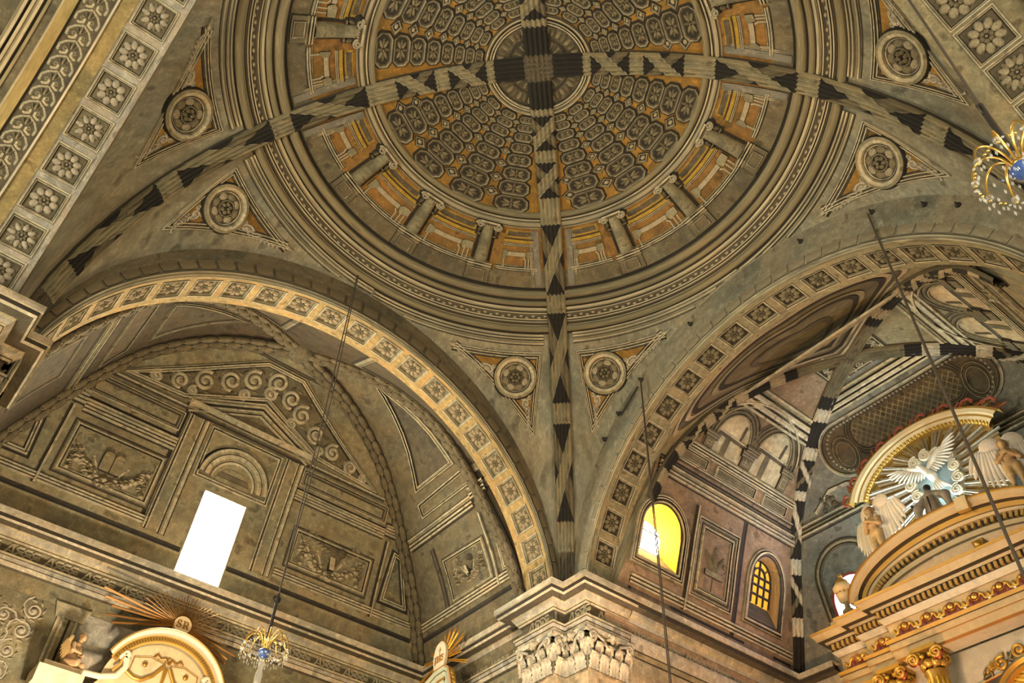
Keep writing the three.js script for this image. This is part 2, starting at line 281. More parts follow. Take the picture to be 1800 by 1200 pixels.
  for (let q = 0; q < 4; q++) for (let j = 0; j < rows.length; j++) {
    const r = rows[j], dr = r * 0.062;
    for (let m = 0; m < 6; m++) {
      const edge = m === 0 || m === 5; if (edge && j < 5) continue;
      const ph = (q * 90 + dphi[m]) * D2R, w = (edge ? 0.30 : 0.70) * r * 19.3 * D2R / 2, h = Math.min(0.145, dr * 0.92), S = vaultLocal(r, ph);
      if (edge && (r * (45 - 38) * D2R - 0.225) < w * 0.8) continue;
      const oct = [[-w, -h * 0.45], [-w * 0.68, -h], [w * 0.68, -h], [w, -h * 0.45], [w, h * 0.45], [w * 0.68, h], [-w * 0.68, h], [-w, h * 0.45]];
      const g = group('octagonal_coffer', ceiling), mb = new MB();
      mb.fill(S, oct, 0.006, COL.D);
      mb.strip(S, oct.map((p) => [p[0] * 1.0, p[1] * 1.0]), [[-0.04, 0.004, COL.D], [-0.015, 0.035, COL.D], [-0.004, 0.045, COL.M], [0.01, 0.045, COL.L], [0.018, 0.02, COL.S], [0.045, 0.012, COL.D]], true);
      mb.build('coffer_frame', MAT.stucco, g);
      const fl = new MB(), f = Math.min(w * 0.72, 0.3), hh = h * 0.66;
      for (let k = 0; k < 8; k++) { const a = k / 8 * 2 * Math.PI; fl.bump(S, 0.6 * f * Math.cos(a), 0.6 * hh * Math.sin(a), 0.36 * f, 0.22 * hh + 0.008, Math.atan2(hh * Math.sin(a), f * Math.cos(a)), 0.028, k % 2 ? COL.M : COL.P, 0.01, 7, 2); }
      fl.bump(S, 0, 0, 0.22 * f, 0.24 * hh, 0, 0.04, COL.D, 0.012, 8, 2); fl.bump(S, 0, 0, 0.12 * f, 0.13 * hh, 0, 0.05, COL.L, 0.02, 8, 2);
      fl.build('coffer_rosette', MAT.stucco, g);
    }
    if (j < rows.length - 1) for (const d of [-19.2, 0, 19.2, 36]) {
      const r2 = (r + rows[j + 1]) / 2, ph = (q * 90 + d) * D2R, S = vaultLocal(r2, ph), w = r2 * 0.052, h = r2 * 0.036, dia = [[-w, 0], [0, -h], [w, 0], [0, h]];
      if (d === 36 && r2 < 2.2) continue;
      const mb = new MB(); mb.fill(S, dia, 0.006, COL.D); mb.strip(S, dia, [[-0.02, 0.004, COL.D], [-0.006, 0.035, COL.M], [0.012, 0.035, COL.L], [0.02, 0.01, COL.D]], true); mb.bump(S, 0, 0, w * 0.4, h * 0.4, 0, 0.03, COL.L, 0.006, 6, 2); mb.build('lozenge_coffer', MAT.stucco, ceiling);
    }
  }
  // painted drum: columns on pedestals with panels between
  for (let q = 0; q < 4; q++) for (const d of [-22.5, 0, 22.5]) {
    const ph = (q * 90 + d) * D2R, col = group('drum_column', ceiling), sB = sOfR(3.86), sT = sOfR(3.20);
    const S = (x, y, h) => { const r = rOfS(lerp(sB, sT, y)); return vaultAt(r, ph + x / r, h); };
    const mb = new MB(), nS = 14;
    mb.grid(nS, 8, (u, v) => { const a = u * Math.PI, rad = lerp(0.135, 0.108, v); return S(-Math.cos(a) * rad, v, 0.04 + Math.sin(a) * rad * 1.15); }, jit(COL.M, 0.1), (u, v) => [u * 0.2, v * 0.4]);
    for (const [y, rad] of [[0.015, 0.15], [0.94, 0.125]]) mb.grid(nS, 5, (u, v) => { const a = u * Math.PI, b = v * Math.PI, R2 = rad + 0.02 * Math.sin(b); return S(-Math.cos(a) * R2, y + (v - 0.5) * 0.05, 0.01 + Math.sin(a) * R2); }, COL.M);
    mb.build('column_shaft', MAT.stucco, col); const sh = new MB(); for (const sd of [-1, 1]) sh.strip(S, seg([sd * 0.165, 0.02], [sd * 0.145, 0.97], 8), [[-0.03, 0.008, COL.D], [0.03, 0.008, COL.D]]); sh.build('column_outline', MAT.stucco, col);
    const cap = new MB();
    cap.slab(S, [[-0.2, 0.985], [0.2, 0.985], [0.22, 1.06], [-0.22, 1.06]], 0.01, 0.15, COL.S, COL.D); cap.strip(S, [[-0.2, 1.07], [0.2, 1.07]], [[0, 0, COL.L], [0, 0.17, COL.L], [0.05, 0.17, COL.D], [0.05, 0, COL.D]]);
    for (const s of [-1, 1]) { const T = (x, y, h) => S(x, y / 0.86, h); cap.rod(T, spiral(s * 0.19, 0.86, 0.085, 0, 1.6, s, 18), 0.022, COL.L, false, 0.14); cap.bump(T, s * 0.19, 0.86, 0.105, 0.105, 0, 0.13, COL.D, 0, 12, 2);
      cap.bump(T, s * 0.17, 0.72, 0.07, 0.11, s * 0.2, 0.07, COL.D, 0.012, 8, 2); cap.bump(T, s * 0.17, 0.72, 0.04, 0.09, s * 0.2, 0.09, COL.P, 0.03, 8, 2); cap.bump(T, s * 0.16, 0.6, 0.085, 0.04, 0, 0.07, COL.D, 0.015, 8, 2); cap.bump(T, s * 0.16, 0.61, 0.06, 0.025, 0, 0.07, COL.M, 0.04, 8, 2); }
    for (let k = -2; k <= 2; k++) cap.bump(S, k * 0.05, 1.0, 0.022, 0.03, 0, 0.03, COL.L, 0.14, 7, 2);
    cap.build('column_capital', MAT.stucco, col);
    const ped = new MB(), r0 = 4.21, SP = vaultLocal(r0, ph), top = -(sOfR(r0) - sOfR(3.89)), wd = 0.25;
    ped.slab(SP, poly([[-wd, -0.005], [wd, -0.005], [wd, top], [-wd, top]], 3), 0, 0.055, COL.P, COL.D);
    ped.strip(SP, [[-0.14, -0.05], [0.14, -0.05], [0.14, top * 0.62], [-0.14, top * 0.62]], lines('LD', 0.02, 0, 0.055, 0.6), true);
    ped.strip(SP, [[-wd - 0.02, top], [wd + 0.02, top]], lines('LDLDM', 0.13, -0.02, 0.05, 1));
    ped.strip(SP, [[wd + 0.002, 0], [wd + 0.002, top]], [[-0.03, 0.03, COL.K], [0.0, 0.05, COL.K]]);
    ped.build('column_pedestal', MAT.stucco, col);
  }
  for (let q = 0; q < 4; q++) for (const [d, wide] of [[-33.7, 0.62], [-11.25, 1], [11.25, 1], [33.7, 0.62]]) {
    const ph = (q * 90 + d) * D2R, bay = group('drum_panel', ceiling), rr = 3.55, S0 = vaultLocal(rr, ph), k = wide;
    const S = (x, y, h) => S0(x, -y, h), hw = 0.5 * k;       // y up the drum
    const yT = sOfR(rr) - sOfR(3.2), yB = -(sOfR(3.9) - sOfR(rr));
    const mb = new MB();
    mb.fill(S, poly([[-hw * 0.95, yT - 0.17], [hw * 0.95, yT - 0.17], [hw * 0.95, yT - 0.02], [-hw * 0.95, yT - 0.02]], 4), 0.006, COL.Y);
    mb.fill(S, poly([[-hw * 0.8, yT - 0.14], [hw * 0.8, yT - 0.14], [hw * 0.8, yT - 0.04], [-hw * 0.8, yT - 0.04]], 4), 0.012, COL.S);
    mb.fill(S, poly([[-hw, yT - 0.27], [hw, yT - 0.27], [hw, yT - 0.19], [-hw, yT - 0.19]], 4), 0.02, COL.Y);
    mb.strip(S, seg([-hw, yT - 0.185], [hw, yT - 0.185], 6), [[-0.02, 0.03, COL.D], [0, 0.03, COL.D]]);
    mb.build('upper_panel', MAT.stucco, bay);
    const ar = new MB();     // pale cornice broken round a recess, with a doorway frame
    ar.strip(S, open([[-hw, yT - 0.33], [hw, yT - 0.33]]), lines('LDL', 0.04));
    const yc = yB + 0.25;
    ar.slab(S, poly([[-hw * 0.5, yc], [hw * 0.62, yc], [hw * 0.62, yc + 0.085], [-hw * 0.5, yc + 0.085]], 4), 0, 0.03, COL.L, COL.D); ar.slab(S, [[hw * 0.62, yc + 0.085], [hw * 0.62, yc], [hw * 0.8, yc - 0.07], [hw * 0.95, yc - 0.07], [hw * 0.95, yc + 0.12], [hw * 0.75, yc + 0.12]], 0, 0.035, COL.M, COL.D);
    ar.slab(S, [[-hw * 0.98, yc - 0.02], [-hw * 0.6, yc - 0.05], [-hw * 0.5, yc + 0.06], [-hw * 0.62, yc + 0.12], [-hw * 0.98, yc + 0.12]], 0, 0.04, COL.M, COL.D);
    ar.strip(S, open([[-hw * 0.42, yc - 0.02], [-hw * 0.52, yc - 0.08], [-hw * 0.52, yB]], 3), [[-0.016, 0.03, COL.L], [0.016, 0.03, COL.L]]);
    ar.strip(S, open([[hw * 0.7, yc + 0.03], [hw * 0.82, yc - 0.06], [hw * 0.82, yB]], 3), [[-0.016, 0.03, COL.L], [0.016, 0.03, COL.L]]);
    for (const x of [-0.86, -0.7]) ar.strip(S, [[hw * x, yc - 0.04], [hw * x, yB]], [[-0.014, 0.025, COL.L], [0.014, 0.025, COL.L]]);
    ar.build('cornice_piece', MAT.stucco, bay);
    const bs = new MB(); bs.strip(S, seg([-hw - 0.08, yB], [hw + 0.08, yB], 6), lines('DLSLDM', 0.12, -0.06)); bs.build('base_molding', MAT.stucco, bay);
  }
  for (let k = 0; k < 8; k++) {      // flat pilaster strips beside each rib
    const side = k % 2 ? 1 : -1, pc = (45 + 90 * (k >> 1)) * D2R, mb = new MB(), sB = sOfR(4.2), sT = sOfR(3.2);
    const S = (x, y, h) => { const r = rOfS(lerp(sT, sB, y)); return vaultAt(r, pc + side * (0.27 + x) / r, h); };
    mb.slab(S, poly([[0, 0], [0.13, 0], [0.13, 1], [0, 1]], 6), 0, 0.02, COL.B, COL.D); for (const x of [0.15, 0.18]) mb.strip(S, seg([x, 0.1], [x, 0.9], 6), [[-0.008, 0.02, COL.L], [0.008, 0.02, COL.L]]);
    mb.build('rib_pilaster', MAT.stucco, ceiling);
  }
  // pendentive panels: a medallion and two scrolls in a curved triangle on either side of each rib
  for (let q = 0; q < 4; q++) for (const side of [-1, 1]) {
    const pc = 45 + 90 * q, P = (r, off) => { const a = (pc + side * off) * D2R; return [r * Math.cos(a), -r * Math.sin(a)]; };
    const g = group('pendentive_panel', ceiling), A = [5.23, 25.4], B = [5.22, 3.9], Cc = [6.22, 5.4];
    const arch = []; { const a = P(A[0], A[1]), b = P(Cc[0], Cc[1]); for (let k = 1; k < 12; k++) arch.push([lerp(b[0], a[0], k / 12), lerp(b[1], a[1], k / 12)]); }
    const out = [];
    for (let k = 0; k < 14; k++) out.push(P(lerp(A[0], B[0], k / 14), lerp(A[1], B[1], k / 14)));
    for (let k = 0; k < 10; k++) out.push(P(lerp(B[0], Cc[0], k / 10), lerp(B[1], Cc[1], k / 10)));
    out.push(P(Cc[0], Cc[1])); out.push(...arch);
    const area = out.reduce((s, p, k) => { const n = out[(k + 1) % out.length]; return s + p[0] * n[1] - n[0] * p[1]; }, 0), dir = area > 0 ? 1 : -1;
    const mb = new MB(); mb.fill(vaultPlan, out, 0.004, COL.O);
    mb.strip(vaultPlan, out, lines('LDLSDLSD', 0.105, 0, 0.004).map((p) => [p[0] * dir, p[1], p[2]]), true);
    mb.build('panel_frame', MAT.stucco, g);
    const ph = (pc + side * 9.4) * D2R, S = vaultLocal(5.565, ph), R = 0.435, md = new MB();
    const disc = circ(0, 0, R + 0.01, R + 0.01, 40); md.fill(S, disc, 0.03, COL.S);
    md.strip(S, circ(0, 0, R, R, 48), [[-0.03, 0.0, COL.K], [-0.01, 0.05, COL.D], [0, 0.075, COL.M], [0.05, 0.09, COL.L], [0.105, 0.075, COL.M], [0.125, 0.04, COL.D], [0.14, 0.045, COL.L], [0.155, 0.035, COL.D], [0.17, 0.03, COL.S]], true);
    md.build('medallion_ring', MAT.stucco, g);
    const ro = new MB(), T = (x, y, h) => S(x * 0.28, y * 0.28, 0.03 + h * 0.28);
    for (let k = 0; k < 8; k++) { const a = (k + 0.5) / 8 * 2 * Math.PI; ro.bump(T, 0.74 * Math.cos(a), 0.74 * Math.sin(a), 0.24, 0.29, a, 0.13, k % 2 ? COL.L : COL.M, 0, 9, 3); }
    for (let k = 0; k < 26; k++) { const a = k / 26 * 2 * Math.PI; ro.bump(T, 0.5 * Math.cos(a), 0.5 * Math.sin(a), 0.045, 0.045, 0, 0.1, COL.L, 0.12, 6, 2); }
    ro.strip(T, circ(0, 0, 0.5, 0.5, 30), [[-0.07, 0.12, COL.D], [0.07, 0.12, COL.D]], true);
    for (let k = 0; k < 6; k++) { const a = k / 6 * 2 * Math.PI; ro.bump(T, 0.27 * Math.cos(a), 0.27 * Math.sin(a), 0.15, 0.13, a, 0.18, COL.M, 0.1, 8, 2); }
    ro.bump(T, 0, 0, 0.14, 0.14, 0, 0.24, COL.D, 0.14, 12, 2); ro.bump(T, 0, 0, 0.08, 0.08, 0, 0.26, COL.L, 0.22, 8, 2); ro.build('medallion_rosette', MAT.stucco, g);
    const sc = new MB();   // leaf scrolls in the two long corners
    acanthus(sc, (x, y, h) => { const k = 0.5, a = S(side * (0.57 + x * k), -0.13 - y * k * 0.72 - x * k * 0.37, 0.006 + h * 0.36); return a; }, COL.W, COL.D, 1.25);
    sc.build('leaf_scroll', MAT.stucco, g);
    const s2 = new MB(), S2 = vaultLocal(5.9, (pc + side * 7.0) * D2R);
    acanthus(s2, (x, y, h) => S2(side * (0.0 + y * 0.3 + x * -0.02), -0.05 + x * 0.42, 0.006 + h * 0.34), COL.W, COL.D, 1.15);
    s2.build('leaf_scroll', MAT.stucco, g);
  }
}

// ---------------------------------------------------------------- ribs: bundles of rods bound with pale ribbons
function bandedRib(name, parent, frame, length, halfW, marks, rods, rise, pale, dark, share = 0.37) {
  // frame(t) -> {P, W, N} at arclength t; marks: list of ['band'|'cross', t0, t1]
  const g = group(name, parent), prof = (x, t) => { const u = x / halfW(t); return rise * (1 - 0.35 * u * u) + 0.045 * Math.abs(Math.sin((u + 1) / 2 * rods * Math.PI)); };
  const S = (x, t, h) => { const f = frame(t), w = halfW(t), u = clamp(x, -1, 1), hh = prof(u * w, t) + h; return [f.P[0] + f.W[0] * u * w + f.N[0] * hh, f.P[1] + f.W[1] * u * w + f.N[1] * hh, f.P[2] + f.W[2] * u * w + f.N[2] * hh]; };
  const mb = new MB(), nt = Math.ceil(length / 0.12), nx = rods * 6;
  mb.grid(nx, nt, (u, v) => S(2 * u - 1, v * length, 0), dark, (u, v) => [u * 0.3, v * length * 0.3]);
  for (const s of [-1, 1]) mb.grid(1, nt, (u, v) => { const f = frame(v * length), w = halfW(v * length), hh = prof(s * w, v * length) * u; return [f.P[0] + s * f.W[0] * w + f.N[0] * hh, f.P[1] + s * f.W[1] * w + f.N[1] * hh, f.P[2] + s * f.W[2] * w + f.N[2] * hh]; }, dark);
  mb.build('rod_bundle', MAT.stucco, g);
  for (const [kind, t0, t1] of marks) {
    const rb = new MB(), c = jit(pale, 0.08), wv = (u) => 0.014 * Math.sin((u + 1) / 2 * rods * 2 * Math.PI);
    if (kind === 'band') rb.grid(nx, 3, (u, v) => { const x = 2 * u - 1; return S(x * 1.0, lerp(t0, t1, v) + wv(x), 0.012); }, c, (u, v) => [u * 0.3, v * 0.1]);
    else if (kind === 'dark') rb.grid(nx, 4, (u, v) => { const x = 2 * u - 1; return S(x, lerp(t0, t1, v) + wv(x), 0.006); }, COL.K);
    else for (const s of [-1, 1]) { const L = t1 - t0, wd = L * share; rb.grid(nx, 2, (u, v) => { const x = 2 * u - 1, a = s > 0 ? u : 1 - u; return S(x, t0 + a * (L - wd) + v * wd + wv(x) * 0.5, s > 0 ? 0.02 : 0.01); }, s > 0 ? c : COL.P, (u, v) => [u * 0.3, v * 0.1]); for (const e of [0, 1]) rb.grid(nx, 1, (u, v) => { const x = 2 * u - 1, a = s > 0 ? u : 1 - u; return S(x, t0 + a * (L - wd) + e * wd + (v - 0.5) * 0.03 + wv(x) * 0.5, s > 0 ? 0.022 : 0.012); }, s > 0 ? COL.L : COL.D); }
    rb.build(kind === 'dark' ? 'dark_binding' : 'ribbon', MAT.stucco, g);
  }
  return g;
}
for (let q = 0; q < 4; q++) {
  const ph = (45 + 90 * q) * D2R, len = sOfR(7.05), W = [-Math.sin(ph), 0, -Math.cos(ph)];
  const frame = (t) => { const r = rOfS(clamp(t, 0.001, len)), a = vaultAt(r, ph, 0), b = vaultAt(r, ph, 1); return { P: a, W, N: [b[0] - a[0], b[1] - a[1], b[2] - a[2]] }; };
  const bands = [[0.8, 0.94], [1.63, 1.88], [2.6, 3.15], [4.59, 4.97], [6.82, 7.25], [9.25, 9.87]], marks = [['dark', 0.26, 0.8]];
  bands.forEach(([t0, t1], k) => { marks.push(['band', t0, t1]); if (k + 1 < bands.length) marks.push(['dark', t1, bands[k + 1][0]], ['cross', t1, bands[k + 1][0]]); });
  bandedRib('vault_rib', ceiling, frame, len, (s) => lerp(0.225, 0.16, clamp(s / len, 0, 1)), marks, 5, 0.09, COL.M, COL.S);
}

// ---------------------------------------------------------------- the four great arches of the crossing
const ARCHES = {
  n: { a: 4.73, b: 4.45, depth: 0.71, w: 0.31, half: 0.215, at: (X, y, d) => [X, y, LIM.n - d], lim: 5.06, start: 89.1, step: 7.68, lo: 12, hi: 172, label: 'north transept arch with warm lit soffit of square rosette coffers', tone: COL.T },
  e: { a: 4.5, b: 4.25, depth: 0.69, w: 0.33, half: 0.215, at: (X, y, d) => [LIM.e + d, y, X], lim: 5.0, start: 89.9, step: 8.05, lo: 14, hi: 170, label: 'chancel arch with dark rosette coffers along its soffit', tone: COL.M },
  w: { a: 4.5, b: 4.25, depth: 0.82, w: 0.33, half: 0.225, at: (X, y, d) => [LIM.w - d, y, X], lim: 5.18, start: 111.4, step: 7.8, lo: 80, hi: 172, label: 'nave arch with pale grey rosette coffers and a band of heart palmettes', tone: COL.H },
  s: { a: 4.73, b: 4.45, depth: 1.15, w: 0.53, half: 0.265, at: (X, y, d) => [X, y, LIM.s + d], lim: 4.95, start: 57.7, step: 7.6, lo: 8, hi: 110, label: 'south arch with large rosette coffers above the gilt chandelier', tone: COL.M },
};
const archS = (A, extra = 0) => (t, d, h) => { const c = Math.cos(t), s = Math.sin(t), n = Math.hypot(c / A.a, s / A.b); return A.at((A.a + extra) * c - h * c / A.a / n, 9.39 + (A.b + extra) * s - h * s / A.b / n, d); };   // t radians round the arch, d into the wall
const archM = (A, t0) => { const S = archS(A); return (x, y, h) => S(t0 + x / ((A.a + A.b) / 2), y, h); };
for (const key of ['n', 'e', 'w', 's']) {
  const A = ARCHES[key], g = group('crossing_arch', scene, structure(A.label)), S = archS(A), R = (A.a + A.b) / 2, h0 = A.w - A.half, h1 = A.w + A.half, fine = 120;
  const ts = []; for (let k = -14; k <= 14; k++) { const t = A.start + k * A.step; if (t > A.lo && t < A.hi) ts.push(t); }
  ts.sort((a, b) => a - b);
  const sf = new MB(), half = A.half / R;
  sf.grid(fine, 1, (u, v) => S(u * Math.PI, v * h0, 0), A.tone, (u, v) => [u * R, v * 0.1]);
  sf.grid(fine, 2, (u, v) => S(u * Math.PI, lerp(h1, A.depth, v), 0), A.tone, (u, v) => [u * R, v * 0.1]);
  const cuts = [0, ...ts.flatMap((t) => [t * D2R - half, t * D2R + half]), Math.PI];
  for (let k = 0; k < cuts.length; k += 2) { const n = Math.max(1, Math.ceil((cuts[k + 1] - cuts[k]) * 20)); sf.grid(n, 2, (u, v) => S(lerp(cuts[k], cuts[k + 1], u), lerp(h0, h1, v), 0), A.tone, (u, v) => [lerp(cuts[k], cuts[k + 1], u) * R * 0.3, v * 0.14]); }
  sf.grid(fine, 1, (u, v) => S(u * Math.PI, A.depth, -0.35 * v), A.tone);
  sf.build('soffit', MAT.stucco, g);
  const yel = key === 'n' || key === 'e' ? COL.M : COL.M;
  ts.forEach((t, i) => {
    const c = group('square_coffer', g), M = archM(A, t * D2R), L = (x, y, h) => M(x, A.w + y, h), q = A.half, fr = new MB(), ground = { n: COL.M, e: COL.D, s: COL.S, w: COL.P }[key], ln = key === 'n' ? COL.P : COL.D;
    fr.fill(L, poly([[-q, -q], [q, -q], [q, q], [-q, q]], 2), -0.05, jit(ground, 0.15));
    const sq = [[-q, -q], [q, -q], [q, q], [-q, q]];
    fr.strip(L, sq, [[-0.028, 0.0, ln], [-0.024, 0.012, COL.L], [-0.008, 0.012, COL.L], [0.0, 0.004, ln], [0.008, -0.012, COL.L], [0.018, -0.016, COL.M], [0.024, -0.05, ln], [0.034, -0.048, ln]], true);
    fr.build('coffer_frame', MAT.stucco, c);
    const ro = new MB(), k = q - 0.03, T = (x, y, h) => L(x * k, y * k, -0.048 + h * k * 0.9);
    rosette(ro, T, i % 3, { n: COL.C, e: COL.M, w: COL.W, s: COL.L }[key], { n: COL.M, e: COL.P, w: COL.M, s: COL.M }[key], key === 'n' ? COL.S : COL.D); ro.build('coffer_rosette', MAT.stucco, c);
  });
  // wall face between the arch and the vault, with a fillet moulding and a row of voussoirs
  const f = new MB(), outer = (t) => { const X = A.lim * Math.cos(t); return A.at(X, HV(Math.hypot(X, A.lim)), 0); };
  f.grid(fine, 6, (u, v) => { const t = u * Math.PI, a = S(t, 0, 0), b = outer(t); return [lerp(a[0], b[0], v), lerp(a[1], b[1], v), lerp(a[2], b[2], v)]; }, key === 'n' ? COL.P : COL.G, (u, v) => [u * R, v * 0.25]);
  f.build('arch_face', MAT.stucco, g);
  const F = (t, q, h) => { const k = lerp(0.36, 1, Math.sin(t)); return A.at((A.a + q * k) * Math.cos(t), 9.39 + (A.b + q * k) * Math.sin(t), -h); };
  const m = new MB(); m.strip(F, Array.from({ length: 121 }, (_, k) => [k / 120 * Math.PI, 0]), lines({ n: 'MLSMLPS', e: 'MLSGLGS', w: 'RPRPR', s: 'YKKKK' }[key], 0.17, 0.0, 0, 1)); m.build('archivolt_molding', MAT.stucco, g);
  const vs = 4.25 * D2R;
  for (let k = 1; k < 42; k++) {
    const t = k * vs; if ((key === 'w' || key === 's')) continue;
    const b = new MB(), w = vs / 2 - 0.006, q0 = 0.19, q1 = 0.40 + (rnd() - 0.5) * 0.03;
    b.slab((x, y, h) => F(t + x, y, h), [[-w, q0], [w, q0], [w, q1], [-w, q1]], 0, key === 'n' ? 0.022 + rnd() * 0.012 : 0.012, jit(key === 'n' ? COL.P : COL.G, key === 'n' ? 0.14 : 0.05), COL.S); b.build('voussoir', MAT.stucco, g);
  }
  if (key === 'w') {
    const b = new MB(), S1 = archS(A), pts = Array.from({ length: 121 }, (_, k) => [k / 120 * Math.PI, 0]), run = (d0, d1, hh, c) => b.grid(120, 2, (u, v) => S1(u * Math.PI, lerp(d0, d1, v), hh), c, (u, v) => [u * R, lerp(d0, d1, v) * 0.3]);
    run(0.60, 0.79, 0.012, COL.Y.map((v, i) => lerp(v, COL.M[i], 0.65))); b.strip(S1, pts, [[0.79, 0, COL.L], [0.79, 0.05, COL.W], [0.815, 0.05, COL.W], [0.83, -0.04, COL.D]]);
    run(0.83, 1.22, -0.04, COL.S); b.strip(S1, pts, [[1.2, -0.04, COL.D], [1.22, 0.02, COL.Y.map((v, i) => lerp(v, COL.M[i], 0.6))], [1.36, 0.02, COL.L], [1.38, 0.03, COL.L], [1.40, -0.06, COL.D]]);
    run(1.40, 2.6, -0.06, COL.P); b.strip(S1, pts, lines('MDLMLDLM', 0.3, 1.5, -0.06, 1.6)); b.build('palmette_bed', MAT.stucco, g);
    const st = 3.12;
    for (let t = 96; t < 172; t += st) {
      const hb = new MB(), M = archM(A, t * D2R), T = (x, y, h) => M(x * 0.16, 1.02 + y * 0.16, -0.04 + h * 0.12);
      for (const s of [-1, 1]) { hb.rod(T, [[-0.72, 0], [-0.35, s * 0.62], [0.1, s * 0.95], [0.55, s * 0.92], [0.72, s * 0.55], [0.55, s * 0.22], [0.2, s * 0.2]], 0.11, COL.L); hb.rod(T, spiral(0.28, s * 0.42, 0.26, 0, 1.2, -s, 12), 0.07, COL.M); hb.bump(T, -0.2, s * 0.28, 0.34, 0.12, -s * 0.5, 0.3, COL.M, 0, 7, 2, 0.4); }
      hb.bump(T, -0.3, 0, 0.42, 0.14, Math.PI, 0.4, COL.L, 0, 8, 2, 0.5); hb.bump(T, -0.85, 0.75, 0.2, 0.1, 0.6, 0.25, COL.M, 0, 6, 2); hb.bump(T, -0.85, -0.75, 0.2, 0.1, -0.6, 0.25, COL.M, 0, 6, 2);
      hb.build('heart_palmette', MAT.stucco, g);
    }
  }
}

// ---------------------------------------------------------------- transept and chancel: domed bays on four ribs
function Bay(x0, x1, z0, z1, bx, bz, table) {
  const Y = (s) => { s = clamp(s, 0, 1); let k = 0; while (k < table.length - 2 && table[k + 1][0] < s) k++; const a = table[k], b = table[k + 1], m = k > 0 ? (b[1] - table[k - 1][1]) / (b[0] - table[k - 1][0]) : (b[1] - a[1]) / (b[0] - a[0]), n = k < table.length - 2 ? (table[k + 2][1] - a[1]) / (table[k + 2][0] - a[0]) : (b[1] - a[1]) / (b[0] - a[0]), h = b[0] - a[0], t = (s - a[0]) / h; return (2 * t ** 3 - 3 * t * t + 1) * a[1] + (t ** 3 - 2 * t * t + t) * h * m + (3 * t * t - 2 * t ** 3) * b[1] + (t ** 3 - t * t) * h * n; };
  const run = { zn: bz - z0, zp: z1 - bz, xn: bx - x0, xp: x1 - bx }, arc = {};
  for (const w in run) { const s = [0]; for (let k = 1; k <= 400; k++) s.push(s[k - 1] + Math.hypot(run[w] / 400, Y(k / 400) - Y((k - 1) / 400))); arc[w] = s; }
  const L = (w, s) => { const t = clamp(s, 0, 1) * 400, k = Math.min(399, Math.floor(t)); return lerp(arc[w][k], arc[w][k + 1], t - k); };
  const Sl = (w, l) => { const A = arc[w]; let a = 0, b = 400; while (b - a > 1) { const m = (a + b) >> 1; if (A[m] <= l) a = m; else b = m; } return clamp((a + (l - A[a]) / (A[b] - A[a])) / 400, 0, 1); };
  const byS = (w) => (a, s, h) => {
    const e = 0.004, s0 = Math.max(0, s - e), s1 = Math.min(1, s + e), dy = (Y(s1) - Y(s0)) / (s1 - s0), r = run[w], l = Math.hypot(dy, r), inn = dy / l, dn = -r / l, y = Y(s) + dn * h, q = s * r + inn * h;
    return w === 'zn' ? [a, y, z0 + q] : w === 'zp' ? [a, y, z1 - q] : w === 'xn' ? [x0 + q, y, a] : [x1 - q, y, a];
  };
  const byL = (w) => { const f = byS(w); return (a, l, h) => f(a, Sl(w, l), h); };
  const edge = (w, s) => w[0] === 'z' ? [lerp(x0, bx, s), lerp(x1, bx, s)] : [lerp(z0, bz, s), lerp(z1, bz, s)];
  const ribFrame = (cx, cz) => {
    const pts = [0]; const P = (s) => [lerp(cx, bx, s), Y(s), lerp(cz, bz, s)]; for (let k = 1; k <= 300; k++) { const a = P((k - 1) / 300), b = P(k / 300); pts.push(pts[k - 1] + Math.hypot(a[0] - b[0], a[1] - b[1], a[2] - b[2])); }
    const hl = Math.hypot(bx - cx, bz - cz), W = [-(bz - cz) / hl, 0, (bx - cx) / hl], sAt = (t) => { let k = 0; while (k < 299 && pts[k + 1] < t) k++; return (k + clamp((t - pts[k]) / (pts[k + 1] - pts[k]), 0, 1)) / 300; };
    return { length: pts[300], sAt, tAt: (s) => { const q = clamp(s, 0, 1) * 300, k = Math.min(299, Math.floor(q)); return lerp(pts[k], pts[k + 1], q - k); }, frame: (t) => { const s = sAt(t), e = 0.004, sa = Math.max(0, s - e), sb = Math.min(1, s + e), dy = (Y(sb) - Y(sa)) / (sb - sa), l = Math.hypot(dy, hl), ix = (bx - cx) / hl, iz = (bz - cz) / hl; return { P: P(s), W, N: [ix * dy / l, -hl / l, iz * dy / l] }; } };
  };
  return { Y, L, Sl, byS, byL, edge, ribFrame, x0, x1, z0, z1, bx, bz, p: (w) => (a, s) => [a, L(w, s)] };
}
const transept = Bay(-5.03, 5.03, -9.45, -5.77, -0.2, -7.6, [[0, 9.4], [0.06, 10.2], [0.119, 11.12], [0.2, 11.97], [0.28, 12.72], [0.355, 13.33], [0.45, 13.92], [0.58, 14.40], [0.71, 14.69], [0.85, 14.83], [1, 14.88]]);
const chancel = Bay(5.36, 10.83, -4.5, 4.5, 8.26, 0, [[0, 9.4], [0.06, 10.2], [0.115, 10.85], [0.183, 11.73], [0.268, 12.62], [0.385, 13.31], [0.525, 13.87], [0.675, 14.22], [0.86, 14.45], [1, 14.52]]);
